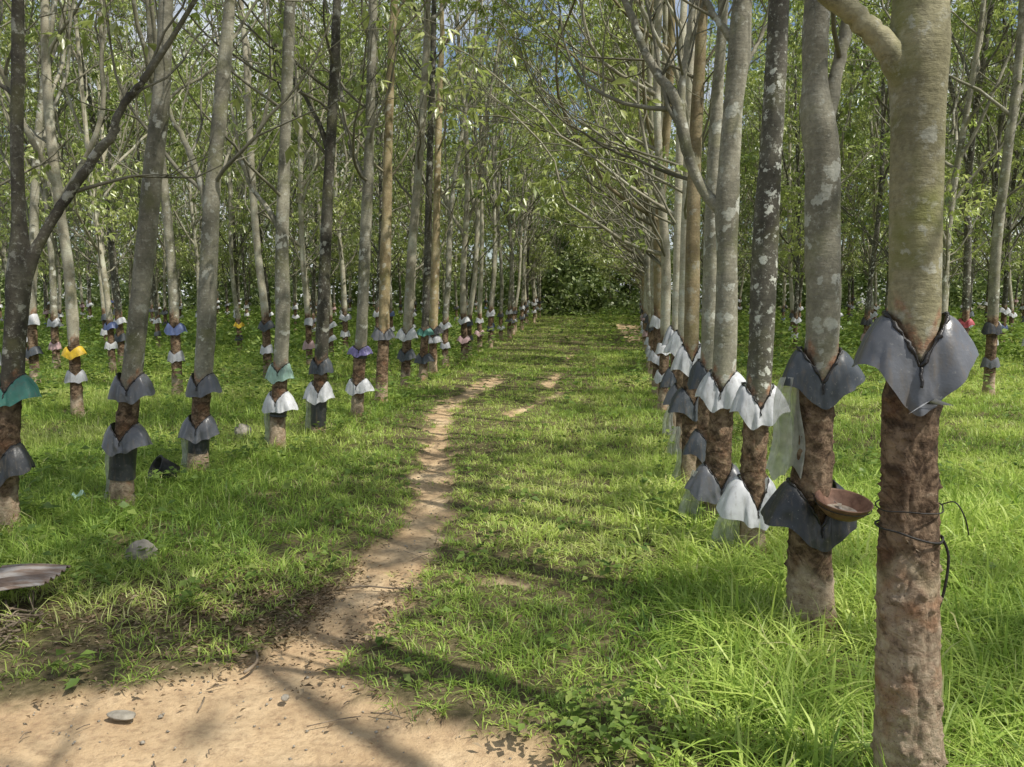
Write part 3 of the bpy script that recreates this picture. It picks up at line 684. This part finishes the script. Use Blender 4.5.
for k in range(1150):
    x = rng.uniform(-85, 75); y = rng.uniform(57, 74); z = rng.uniform(0, 1) ** 1.25 * 23
    R = rng.uniform(1.0, 2.6); n = int(190 * R * R / 3)
    d = rng.normal(size=(n, 3)); d /= np.linalg.norm(d, axis=1)[:, None]
    Cs.append(np.array([x, y, z]) + d * R * rng.uniform(.55, 1.05, n)[:, None] * [1.2, 1, .75])
for k in range(650):
    x = rng.uniform(-85, 75); y = rng.uniform(57, 62); R = rng.uniform(.8, 1.8); n = int(190 * R * R / 3)
    d = rng.normal(size=(n, 3)); d /= np.linalg.norm(d, axis=1)[:, None]; Cs.append(np.array([x, y, rng.uniform(0, 5)]) + d * R * rng.uniform(.55, 1.05, n)[:, None])
C = np.concatenate(Cs); C = C[C[:, 2] > 0]
leaf_mass(C, .42, rng, mb)
tag(mb.obj('distant_wood', WOODLEAF, smooth=False), 'dense green wood closing off the far end of the plantation', 'wood', kind='stuff')
C = None
rng = np.random.default_rng(33); ub = MB(); Cs = []
for k in range(620):
    y = rng.uniform(19, 57); x = rng.uniform(-.85 * y, .68 * y)
    if -4.6 < x < 6.2: continue
    R = rng.uniform(.25, .75); n = int(150 * R + 20); d = rng.normal(size=(n, 3)); d /= np.linalg.norm(d, axis=1)[:, None]
    Cs.append(np.array([x, y, gz_at(x, y) + rng.uniform(.1, .55)]) + d * R * rng.uniform(.4, 1, n)[:, None] * [1.3, 1, .9])
leaf_mass(np.concatenate(Cs), .17, rng, ub, (.35, 1))
tag(ub.obj('undergrowth', WEED, smooth=False), 'leafy undergrowth between the distant trunks', 'undergrowth', kind='stuff')
# bushes closing the end of the path
for k, (x, y, h, w) in enumerate([(-2.6, 63, 9, 2.6), (.4, 66, 11, 3.4), (3.6, 63.5, 9.5, 2.8)]):
    rng = np.random.default_rng(50 + k)
    t = thing('forest_tree', ['dark leafy tree at the path end, by the left row', 'dark leafy tree closing the middle of the path end', 'dark leafy tree at the path end, by the right row'][k], 'tree', (x, y, 0), 0, 'dark trees at the end of the path')
    t.location.z = gz_at(x, y); tm = MB(); S = spline([[0, 0, -.1, .16], [.1, 0, h * .3, .12], [-.1, .1, h * .6, .09], [.1, 0, h, .03]], 6); tube(tm, S[:, :3], S[:, 3], 10, tap=0, low=0, fresh=0, thin=0)
    tm.obj('trunk', BARK['dark'], t)
    cm = MB(); CC = []
    for q in range(95):
        c = np.array([rng.normal(0, w * .55), rng.normal(0, w * .4), rng.uniform(.3, h * 1.1)]); R = rng.uniform(.4, 1.1); n = 560
        d = rng.normal(size=(n, 3)); d /= np.linalg.norm(d, axis=1)[:, None]; CC.append(c + d * R * rng.uniform(.5, 1, n)[:, None])
    leaf_mass(np.concatenate(CC), .15, rng, cm, (0, .75)); cm.obj('crown', WOODLEAF, t, smooth=False)  # leaf tints held low, standing in for the shade at the alley end

# ------------------------------------------------------------------ grass
def wedge(n, y0, y1, rng):
    y = np.sqrt(rng.uniform(y0 * y0, y1 * y1, n)); x = rng.uniform(-.86 * y - .6, .70 * y + .6); return x, y
TR = np.array([[v[3][0], v[3][1]] for v in NEAR.values()])
def grass_height(x, y):
    h = .085 + .09 * n2(x, y, .55, 41)
    h += .13 * sstep(.25, .8, x) * sstep(9, 4.5, y) * (.5 + n2(x, y, 1.2, 43))          # rank grass by the right row
    h += .06 * sstep(-2.4, -3.4, x) * sstep(22, 6, y)
    h += .16 * sstep(12, 22, y) * sstep(-3.5, -6.5, x) + .10 * sstep(12, 20, y) * sstep(4, 7, x)
    h += .05 * sstep(24, 40, y); h *= 1 - .28 * sstep(-2.9, -2.2, x) * sstep(.7, .1, x)
    s = dirt_sd(x, y); h *= .55 + .45 * sstep(0, .7, s)
    return h
rng = np.random.default_rng(61); gm = MB(); NB = 0
def blades(x, y, h, w, az, lean, tint, rows):
    m = len(x); z = ground_z(x, y) - .01; B = np.stack([x, y, z], -1)
    D = np.stack([np.cos(az), np.sin(az), np.zeros(m)], -1)
    wa = az + pi / 2 + rng.normal(0, .5, m); Wd = np.stack([np.cos(wa), np.sin(wa), np.zeros(m)], -1)
    V = []; ws = {4: ((0, .75), (.38, 1), (.74, .62), (1, 0)), 3: ((0, .9), (.55, .8), (1, 0)), 2: ((0, 1), (1, 0))}[rows]
    for t, ww in ws:
        c = B + D * (lean * h * t ** 1.9)[:, None]; c[:, 2] += h * (t - .42 * np.minimum(lean, 1.3) * t ** 2.3)
        if ww: V += [c - Wd * (w * ww / 2)[:, None], c + Wd * (w * ww / 2)[:, None]]
        else: V += [c]
    k = len(V); V = np.stack(V, 1).reshape(-1, 3); i = np.arange(m)[:, None] * k
    Q = np.concatenate([i + [2 * q, 2 * q + 1, 2 * q + 3, 2 * q + 2] for q in range(rows - 2)]) if rows > 2 else None
    T = i + [2 * rows - 4, 2 * rows - 3, 2 * rows - 2]
    gm.add(V, Q, T, tint=np.repeat(tint, k))
for y0, y1, per_m2, kb, wid, rows, spread in ((2.0, 4.5, 360, 9, .0050, 4, .028), (4.5, 8, 260, 8, .0062, 4, .034), (8, 14, 120, 8, .009, 3, .05), (14, 26, 42, 8, .015, 3, .085), (26, 58, 12, 8, .028, 2, .16)):
    area = .78 * (y1 * y1 - y0 * y0) + 1.2 * (y1 - y0)
    x, y = wedge(int(area * per_m2), y0, y1, rng)
    s = dirt_mask(x, y); thin = n2(x, y, 1.7, 71)
    keep = rng.random(len(x)) < (1 - s) ** 1.5 * np.clip(.35 + 1.5 * thin, 0, 1) + .012 * (n2(x, y, 2.4, 73) > .6)
    litter = (x < -1.05) & (y < 4.3); keep &= ~(litter & (rng.random(len(x)) < .62 - .5 * sstep(3.4, 4.4, y) + .2 * sstep(.45, .6, n2(x, y, 2.2, 77))))
    x, y = x[keep], y[keep]; m = len(x)
    hh = grass_height(x, y) * rng.uniform(.7, 1.35, m); tt = np.clip(.50 + 1.0 * (n2(x, y, .8, 75) - .5) + rng.normal(0, .08, m), 0, 1)
    coarse = np.where((x > .2) & (y < 7), 1.5, 1.0)
    k = kb; x2 = np.repeat(x, k); y2 = np.repeat(y, k); h2 = np.repeat(hh, k) * rng.uniform(.55, 1.2, m * k)
    a = rng.uniform(0, 2 * pi, m * k); rad = np.abs(rng.normal(0, spread, m * k))
    x2 = x2 + np.cos(a) * rad; y2 = y2 + np.sin(a) * rad
    t2 = np.clip(np.repeat(tt, k) + rng.normal(0, .13, m * k), 0, .93); t2 = np.where(rng.random(m * k) < .02, .97, t2)
    blades(x2, y2, h2, np.where(rng.random(m * k) < .3, np.repeat(coarse, k) ** 2.2, 1.0) * wid * rng.uniform(.6, 1.4, m * k), a + rng.normal(0, .5, m * k), np.abs(rng.normal(.95, .5, m * k)), t2, rows)
    NB += m * k
print('blades', NB)
tag(gm.obj('grass', GRASS, smooth=False), 'lush green grass covering the ground on both sides of the footpath', 'grass', kind='stuff')

# broad-leaved weeds among the grass
rng = np.random.default_rng(67); wm = MB()
for y0, y1, dens, L0, hh in ((2.1, 5, 26, .055, .10), (5, 11, 16, .07, .16), (11, 22, 9, .11, .38), (22, 56, 3.2, .19, .65)):
    x, y = wedge(int((.78 * (y1 * y1 - y0 * y0) + 1.2 * (y1 - y0)) * dens), y0, y1, rng)
    side = np.where(x < -2.6, 1.0, np.where(x > 1.0, .8, .25)); patch = sstep(.45, .65, n2(x, y, .7, 81))
    kp = (rng.random(len(x)) < side * (.25 + .75 * patch)) & (dirt_sd(x, y) > .05); x, y = x[kp], y[kp]; m = len(x)
    for q in range(9):
        zz = ground_z(x, y) + hh * rng.uniform(.25, 1.2, m); a = q * 2.4 + rng.normal(0, .4, m); L = L0 * rng.uniform(.6, 1.3, m)
        ax = np.stack([np.cos(a), np.sin(a), rng.uniform(-.3, .5, m)], -1); sd = np.stack([-np.sin(a), np.cos(a), rng.normal(0, .3, m)], -1)
        c = np.stack([x, y, zz], -1) + ax * (L * .25)[:, None] + rng.normal(0, L0 * .5, (m, 3)) * [1, 1, .3]; w = L * .33
        V = np.stack([c, c + ax * (L * .45)[:, None] + sd * w[:, None] + [0, 0, .004], c + ax * L[:, None] - [0, 0, .01], c + ax * (L * .45)[:, None] - sd * w[:, None] + [0, 0, .004]], 1).reshape(-1, 3)
        i = np.arange(m)[:, None] * 4
        wm.add(V, None, np.concatenate([i + [0, 1, 2], i + [0, 2, 3]]), tint=np.repeat(np.clip(rng.normal(.5, .25, m), 0, 1), 4))
# a patch of taller weeds right in front
x = rng.normal(.12, .15, 20); y = rng.normal(2.66, .09, 20)
for q in range(12):
    m = len(x); zz = .02 + rng.uniform(.02, .16, m); a = rng.uniform(0, 6.28, m); L = .04 * rng.uniform(.6, 1.4, m)
    ax = np.stack([np.cos(a), np.sin(a), rng.uniform(-.2, .5, m)], -1); sd = np.stack([-np.sin(a), np.cos(a), rng.normal(0, .2, m)], -1)
    c = np.stack([x, y, zz], -1) + rng.normal(0, .03, (m, 3)) * [1, 1, .3]; w = L * .3
    V = np.stack([c, c + ax * (L * .45)[:, None] + sd * w[:, None], c + ax * L[:, None] - [0, 0, .012], c + ax * (L * .45)[:, None] - sd * w[:, None]], 1).reshape(-1, 3)
    i = np.arange(m)[:, None] * 4; wm.add(V, None, np.concatenate([i + [0, 1, 2], i + [0, 2, 3]]), tint=np.repeat(rng.uniform(.3, 1, m), 4))
tag(wm.obj('weeds', WEED, smooth=False), 'low broad leaved weeds mixed into the grass', 'weeds', kind='stuff')

# dry leaves and bits on the soil
rng = np.random.default_rng(68); lm = MB()
m = 30000; x = rng.uniform(-3.4, 1.2, m); y = rng.uniform(1.9, 9, m); x[:16000] = rng.normal(-1.9, .75, 16000); y[:16000] = rng.normal(3.75, .45, 16000); s = dirt_sd(x, y)
corner = np.exp(-((x + 1.9) / .9) ** 2 - ((y - 3.9) / .75) ** 2)
kp = rng.random(m) < np.clip(.30 * np.exp(-np.abs(s) / .12) + .012 + .8 * corner * (s > -.12), 0, 1); x, y = x[kp], y[kp]; m = len(x)
a = rng.uniform(0, 6.28, m); L = rng.uniform(.010, .05, m) * rng.uniform(.5, 1.1, m); c = np.stack([x, y, ground_z(x, y) + rng.uniform(-.01, .012, m)], -1)
ax = np.stack([np.cos(a), np.sin(a), rng.normal(0, .25, m)], -1); sd = np.stack([-np.sin(a), np.cos(a), rng.normal(0, .3, m)], -1); w = L * rng.uniform(.12, .3, m)
V = np.stack([c, c + ax * (L * .5)[:, None] + sd * w[:, None] + [0, 0, .006], c + ax * L[:, None], c + ax * (L * .5)[:, None] - sd * w[:, None] + [0, 0, .006]], 1).reshape(-1, 3)
i = np.arange(m)[:, None] * 4; lm.add(V, None, np.concatenate([i + [0, 1, 2], i + [0, 2, 3]]), tint=np.repeat(rng.random(m), 4))
tag(lm.obj('leaf_litter', LITTER, smooth=False), 'dry brown leaves scattered on the bare soil', 'leaf litter', kind='stuff')

rng = np.random.default_rng(69); pb = MB(); m = 2600; x = rng.uniform(-3.4, 1.0, m); y = rng.uniform(1.9, 8, m); kp = dirt_sd(x, y) < .05; x, y = x[kp], y[kp]; m = len(x)
R_ = rng.gamma(2.0, .0018, m) + .0015; O6 = np.array([[1, 0, 0], [-1, 0, 0], [0, 1, 0], [0, -1, 0], [0, 0, .7], [0, 0, -.7]], float)
V = np.stack([x, y, ground_z(x, y) - .024], -1)[:, None] + O6[None] * R_[:, None, None] * rng.uniform(.6, 1.4, (m, 6, 1)); i = np.arange(m)[:, None] * 6
pb.add(V.reshape(-1, 3), None, np.concatenate([i + f for f in ([0, 2, 4], [2, 1, 4], [1, 3, 4], [3, 0, 4], [2, 0, 5], [1, 2, 5], [3, 1, 5], [0, 3, 5])]))
tag(pb.obj('pebbles', STONE), 'small pebbles and grit strewn over the bare soil', 'pebbles', kind='stuff')
rng = np.random.default_rng(70); kb = MB()
for q in range(240):
    x, y = rng.uniform(-3.0, 1.3), rng.uniform(2.2, 7.5)
    if float(dirt_sd(np.array([x]), np.array([y]))[0]) > .5: continue
    z = gz_at(x, y) - .012; a = rng.uniform(0, 6.28); L = rng.gamma(2, .03) + .02; d = np.array([cos(a), sin(a), 0]) * L
    tube(kb, spline([[x, y, z], np.array([x, y, z + .006]) + d * .5 + rng.normal(0, L * .08, 3) * [1, 1, .2], np.array([x, y, z]) + d], 3), rng.uniform(.0012, .0035), 4)
tag(kb.obj('twigs', TWIG), 'thin dry twigs strewn along the edges of the bare soil', 'twigs', kind='stuff')

# ------------------------------------------------------------------ hanging plastic sheets
def hang_sheet(key, px, py0, py1, wpx, label, seed, dx=0, flare=1.0, dy=-.02):
    _, P, r, root, Y = NEAR[key]; rng = np.random.default_rng(seed)
    p0, t = on_plane(px, py0, Y); p1, _ = on_plane(px, py1, Y); w = wpx * t / FPX; h = p0[2] - p1[2]
    nu, nv = 22, 26; u, v = np.meshgrid(np.linspace(-1, 1, nu), np.linspace(0, 1, nv)); ph = rng.uniform(0, 6)
    ww = w / 2 * (.45 + .55 * v ** .7 * flare)
    X = u * ww + dx * v * w * .4 + .01 * np.sin(v * 7 + ph)
    Yy = .018 * np.sin(u * 7 + ph + v * 2) + .008 * np.sin(u * 15 + v * 5) + .02 * v
    Zz = -v * h * (1 + .06 * np.sin(u * 4 + ph)) + .012 * np.sin(u * 9 + ph) * v
    mb = MB(); i = np.arange(nv - 1)[:, None] * nu; j = np.arange(nu - 1)[None]
    mb.add(np.stack([X.ravel(), Yy.ravel(), Zz.ravel()], -1), np.stack([i + j, i + j + 1, i + nu + j + 1, i + nu + j], -1).reshape(-1, 4))
    o = mb.obj('plastic_sheet', FILM); o.location = (p0[0], p0[1] + dy, p0[2]); tag(o, label, 'plastic sheet', 'loose plastic sheets hanging on the trunks')
hang_sheet('R2', 786, 376, 472, 36, 'milky plastic sheet hanging under the upper guard of the forked tree with the bowl', 1, 0, 1, -.06)
hang_sheet('R3', 733, 500, 562, 32, 'clear plastic sheet hanging to the grass left of the white guarded dark tree', 2, -.7)
hang_sheet('R4', 697, 470, 532, 28, 'clear plastic sheet hanging left of the tree with the curved limb', 3, -.6)
hang_sheet('R5', 682, 448, 492, 18, 'small clear plastic sheet hanging low on the tawny yellow tree', 4, -.4)
hang_sheet('R4b', 694, 480, 512, 14, 'narrow plastic strip hanging from the plain tree behind the curved limb', 5, -.4)
hang_sheet('R6', 675, 425, 456, 14, 'small milky plastic sheet hanging on the pale tree right behind the tawny one', 11, -.4, 1, -.10)
hang_sheet('R7', 669, 405, 434, 12, 'small milky plastic sheet hanging on the second pale tree behind the tawny one', 12, -.4, 1, -.10)
hang_sheet('L2', 112, 445, 505, 14, 'clear plastic strip along the left of the leaning bent tree', 6, -.7)
hang_sheet('L3', 187, 430, 472, 12, 'clear plastic strip hanging by the black tub', 7, -.4)
hang_sheet('L4', 268, 400, 442, 9, 'thin plastic strip hanging beside the tree with the pale green guard', 8, -.2)
hang_sheet('L5', 309, 395, 430, 8, 'thin plastic strip hanging beside the dark tree with one white guard', 9, -.2)

# ------------------------------------------------------------------ wire on the front tree, and the bowl
o, P, r, root, Y = NEAR['R1']
def loop_at(py, tilt, seed):
    z = on_plane(910, py, Y)[0][2]; cx, cy, rad = (np.interp(z, P[:, 2], P[:, 0]), np.interp(z, P[:, 2], P[:, 1]), np.interp(z, P[:, 2], r))
    th = np.linspace(0, 2 * pi, 60); rr = rad * 1.07 + .006 + .002 * np.sin(th * 7 + seed)
    return np.stack([cx + rr * np.cos(th), cy + rr * np.sin(th), z + tilt * np.cos(th) + .004 * np.sin(th * 3 + seed)], -1)
wb = MB(); A1 = loop_at(506, .004, 1); A2 = loop_at(531, -.016, 2)
tube(wb, A1, .0022, 6); tube(wb, A2, .0034, 6)
e = A2[0]; tube(wb, spline([e, e + [.02, -.01, -.06], e + [.012, -.015, -.16], e + [-.004, -.01, -.24]], 6), .0042, 6)
e = A1[0]; tube(wb, spline([e, e + [.03, -.02, .012], e + [.055, -.03, -.03], e + [.07, -.03, -.085]], 6), .0022, 6)
w = wb.obj('wire', WIRE, o)
sb = MB(); z = on_plane(880, 545, Y)[0][2]
for k, (dx, dz, ln) in enumerate(((-.10, .05, .13), (-.11, -.42, .16), (.02, -.62, .2))):
    q = np.array([dx * .9, -.115 if dx > -.05 else -.06, z + dz]); tube(sb, spline([q, q + [ln * .3, -.012, -ln * .3], q + [ln * .75, -.008, -ln * .62]], 6), .0022, 5)
sb.obj('loose_fibre', TWIG, o)
# clip flap under the V of the wide guard
fb = MB(); z = on_plane(912, 398, Y)[0][2]; cx = np.interp(z, P[:, 2], P[:, 0]); rad = np.interp(z, P[:, 2], r)
fb.add([[cx - .05, -rad - .030, z - .035], [cx + .02, -rad - .036, z + .012], [cx + .075, -rad - .03, z - .008], [cx - .012, -rad - .033, z - .004]], None, [[0, 3, 1], [3, 2, 1]])
fl = fb.obj('guard_flap', PL['silver'], o, smooth=False)

o2, P2, r2, root2, Y2 = NEAR['R2']
bc, t = on_plane(843, 500, Y2 - .17); br = 27 * t / FPX
bowl = thing('clay_bowl', 'shallow brown clay latex bowl wired to the forked right hand tree', 'bowl', bc + [0, 0, -.025])
prof = [(0.001, -.060), (br * .30, -.058), (br * .60, -.046), (br * .86, -.014), (br, .022), (br * 1.02, .027), (br * .985, .029), (br * .95, .022), (br * .8, -.008), (br * .55, -.036), (br * .3, -.046), (.001, -.047)]
def lathe(mb, prof, n=48):
    pr = np.array(prof); th = np.arange(n) * 2 * pi / n
    V = np.stack([pr[:, 0][:, None] * np.cos(th), pr[:, 0][:, None] * np.sin(th), pr[:, 1][:, None] + 0 * th], -1).reshape(-1, 3)
    i = np.arange(len(pr) - 1)[:, None] * n; j = np.arange(n)[None]; j2 = (j + 1) % n
    mb.add(V, np.stack([i + j, i + j2, i + n + j2, i + n + j], -1).reshape(-1, 4))
bm_ = MB(); lathe(bm_, prof); bw = bm_.obj('bowl_shell', CLAY, bowl)
lb = MB(); lathe(lb, [(.001, -.030), (br * .3, -.0295), (br * .5, -.028), (br * .6, -.030)]); lb.obj('latex_crust', LATEX, bowl)
sp = MB()
sp.add([[-.012, .05, -.012], [.012, .05, -.013], [.006, .01, -.024], [-.006, .008, -.024]], [[0, 1, 2, 3]]); sp.obj('latex_strip', LATEX, bowl, smooth=False)
rw = MB(); th = np.linspace(0, 2 * pi, 50); tube(rw, np.stack([br * .96 * np.cos(th), br * .96 * np.sin(th), 0 * th + .006], -1) * [1.02, 1.02, 1], .0022, 6)
back = np.array([root2[0] + np.interp(bc[2], P2[:, 2], P2[:, 0]) - bc[0], Y2 + .0 - bc[1], .06])
tube(rw, spline([[-br * .9, .3 * br, .006], [-br * .9, br, .02], back * [.7, .8, 1], back * [1, .75, 1]], 5), .0022, 6); tube(rw, spline([[br * .3, br * .92, .006], [0, br * 1.1, .02], back * [1, .75, 1]], 5), .0022, 6)
rw.obj('wire_holder', WIRE, bowl)
bowl.rotation_euler = (radians(11), radians(4), 0)

# ------------------------------------------------------------------ things on the ground
def rock(px, py, sx, sy, sz, label, seed, sink=.35):
    g = on_ground(px, py); n, m = 28, 18
    th, ph = np.meshgrid(np.linspace(0, 2 * pi, n, endpoint=False), np.linspace(0, pi, m))
    d = np.stack([np.sin(ph) * np.cos(th), np.sin(ph) * np.sin(th), np.cos(ph)], -1).reshape(-1, 3)
    k = 1 + (fbm(d * 1.6 + seed * 3.1, seed, 3) - .5) * .55 + (fbm(d * 7 + seed, seed, 2) - .5) * .08
    mb = MB(); i = np.arange(m - 1)[:, None] * n; j = np.arange(n)[None]; j2 = (j + 1) % n
    mb.add(d * k[:, None] * [sx, sy, sz], np.stack([i + j, i + n + j, i + n + j2, i + j2], -1).reshape(-1, 4))
    o = mb.obj('stone', STONE); o.location = (g[0], g[1], gz_at(g[0], g[1]) + sz * (1 - 2 * sink)); o.rotation_euler = (0, 0, seed)
    tag(o, label, 'stone')
rock(141, 562, .092, .075, .085, 'rounded grey brown stone in the left grass near the metal sheet', 1, .2)
rock(243, 437, .125, .10, .10, 'pale flat topped stone lying between the left row trunks', 2, .15)
rock(122, 715, .06, .03, .012, 'small flat pale stone on the bare soil', 3, .4)
rock(285, 698, .02, .016, .012, 'pebble in the middle of the bare soil', 5)

# rusty corrugated sheet on a heap of dry sticks
a0 = on_ground(-62, 632); a1 = on_ground(66, 606)
t = thing('corrugated_sheet', 'weathered rusty corrugated metal sheet lying at the left edge', 'metal sheet', (a0[0], a0[1], 0), 0)
Lx = a1[0] - a0[0] + .02; nu, nv = 90, 30
u, v_ = np.meshgrid(np.linspace(0, 1, nu), np.linspace(0, 1, nv))
X = u * Lx - .05 * v_; Yy = u * (a1[1] - a0[1]) * .5 + v_ * (.50 - .22 * u)
Zz = .14 + .045 * u + .02 * v_ * (1 - u) + .010 * np.sin(v_ * 2 * pi * 5.0) + .012 * np.sin(u * 3) + .02 * np.clip(u - .85, 0, 1) * np.sin(v_ * 9)
cb = MB(); i = np.arange(nv - 1)[:, None] * nu; j = np.arange(nu - 1)[None]
Qs = np.stack([i + j, i + j + 1, i + nu + j + 1, i + nu + j], -1).reshape(-1, 4); Vt = np.stack([X.ravel(), Yy.ravel(), Zz.ravel()], -1)
cb.add(Vt, Qs); cb.add(Vt - [0, 0, .003], Qs[:, ::-1])
N = NT('rusty_metal'); v = N.coord()
rn = N.noise(N.scale(v, (2, 14, 5)), 2.2, 5, .65)
c = N.ramp(rn, [(.34, (.13, .085, .06)), (.48, (.21, .155, .12)), (.58, (.29, .26, .235)), (.75, (.38, .365, .345))])
p = N.set(N.n('ShaderNodeBsdfPrincipled'), Base_Color=c, Roughness=.6, Metallic=.25, Normal=N.bump(rn, .3, .006))
cb.obj('metal_panel', N.done(p.outputs[0]), t)
rng = np.random.default_rng(77)
hb = MB()
for k in range(95):
    x = rng.uniform(-.1, Lx + .06); y = rng.uniform(-.16, .2); a = rng.uniform(0, 6.28); L = rng.uniform(.06, .24); z = rng.uniform(.0, .11) * np.clip(1 - abs(y) * 2, .25, 1)
    d = np.array([cos(a), sin(a) * .6, rng.normal(0, .25)])
    tube(hb, spline([np.array([x, y, z]), np.array([x, y, z]) + d * L * .5 + rng.normal(0, .012, 3), np.array([x, y, z]) + d * L], 3), rng.uniform(.002, .007), 5)
h = hb.obj('brushwood', TWIG); h.location = (a0[0], a0[1], 0); tag(h, 'heap of dry sticks under the rusty metal sheet', 'brushwood', kind='stuff')

# curved stick on the soil
g = on_ground(253, 668); tb = MB(); q = np.array([g[0], g[1], gz_at(*g[:2]) + .006])
tube(tb, spline([q + [-.018, -.055, 0], q + [.006, -.02, .012], q + [.010, .02, .02], q + [-.012, .075, .02], q + [-.03, .10, .03]], 6), np.linspace(.008, .005, 25), 8)
tag(tb.obj('stick', TWIG), 'short curved pale stick standing out on the bare soil', 'stick')
g = on_ground(385, 588); tb = MB(); q = np.array([g[0], g[1], gz_at(*g[:2]) - .01])
tube(tb, spline([q + [-.28, -.02, .0], q + [-.12, .01, .015], q + [.06, 0, .012], q + [.25, .04, .006]], 6), np.linspace(.007, .004, 19), 8)
tag(tb.obj('stick', TWIG), 'long thin dark stick lying across the narrow part of the footpath', 'stick')

# black tub tipped over by the third left tree
g = on_ground(166, 482); tub = thing('black_tub', 'black plastic tub tipped over in the grass by a left row trunk', 'tub', (g[0], g[1], gz_at(*g[:2]) + .10))
tb = MB(); lathe(tb, [(.001, -.09), (.085, -.09), (.10, -.08), (.125, .09), (.128, .10), (.118, .10), (.115, .09), (.09, -.075), (.001, -.08)], 40); tb.obj('tub_shell', CHIP, tub)
tb = MB(); th = np.linspace(0, 2 * pi, 40); tube(tb, np.stack([.129 * np.cos(th), .129 * np.sin(th), 0 * th + .1], -1), .006, 6); tb.obj('rim', CHIP, tub)
tub.rotation_euler = (radians(62), radians(8), radians(-50))
# scrap of pale plastic
g = on_ground(80, 507); sb = MB(); nu = 8; u, v_ = np.meshgrid(np.linspace(-1, 1, nu), np.linspace(-1, 1, nu))
zz = .05 + .025 * np.sin(u * 3 + v_ * 2) + .02 * np.cos(v_ * 4); i = np.arange(nu - 1)[:, None] * nu; j = np.arange(nu - 1)[None]
sb.add(np.stack([u.ravel() * .045, v_.ravel() * .04, zz.ravel() + .05], -1), np.stack([i + j, i + j + 1, i + nu + j + 1, i + nu + j], -1).reshape(-1, 4))
o = sb.obj('plastic_scrap', PL['mint']); o.location = (g[0], g[1], 0); tag(o, 'crumpled pale green plastic scrap in the grass', 'litter')

# ------------------------------------------------------------------ light
SUN_EL, SUN_AZ = radians(56), math.atan2(.88, -.47)     # azimuth from +Y towards +X
sd = np.array([sin(SUN_AZ) * cos(SUN_EL), cos(SUN_AZ) * cos(SUN_EL), sin(SUN_EL)])
from mathutils import Vector
sl = bpy.data.lights.new('sun', 'SUN'); sl.energy = 5.0; sl.angle = radians(.53); sl.color = (1, .955, .87)
so = bpy.data.objects.new('sun', sl); COL.objects.link(so); so.rotation_euler = Vector(sd).to_track_quat('Z', 'Y').to_euler(); so.location = (10, -5, 30)
wd = bpy.data.worlds.new('World'); scene.world = wd; wd.use_nodes = True
nt = wd.node_tree; sky = nt.nodes.new('ShaderNodeTexSky'); sky.sky_type = 'NISHITA'; sky.sun_disc = False
sky.sun_elevation = SUN_EL; sky.sun_rotation = SUN_AZ; sky.air_density = 1.0; sky.dust_density = 1.2
bg = nt.nodes['Background']; bg.inputs[1].default_value = .13
tc = nt.nodes.new('ShaderNodeTexCoord'); cn = nt.nodes.new('ShaderNodeTexNoise'); cn.inputs['Scale'].default_value = 3.0; cn.inputs['Detail'].default_value = 5
nt.links.new(tc.outputs['Generated'], cn.inputs['Vector'])
cr = nt.nodes.new('ShaderNodeValToRGB'); cr.color_ramp.elements[0].position = .44; cr.color_ramp.elements[1].position = .60; nt.links.new(cn.outputs['Fac'], cr.inputs['Fac'])
mx = nt.nodes.new('ShaderNodeMix'); mx.data_type = 'RGBA'; nt.links.new(cr.outputs['Color'], mx.inputs[0]); nt.links.new(sky.outputs[0], mx.inputs[6]); mx.inputs[7].default_value = (6.6, 6.8, 7.0, 1)
nt.links.new(mx.outputs[2], bg.inputs[0])

scene.view_settings.view_transform = 'Standard'; scene.view_settings.look = 'None'; scene.view_settings.exposure = 0
scene.render.engine = 'CYCLES'
cy = scene.cycles; cy.use_denoising = True; cy.max_bounces = 5; cy.transparent_max_bounces = 8; cy.diffuse_bounces = 3; cy.sample_clamp_indirect = 8
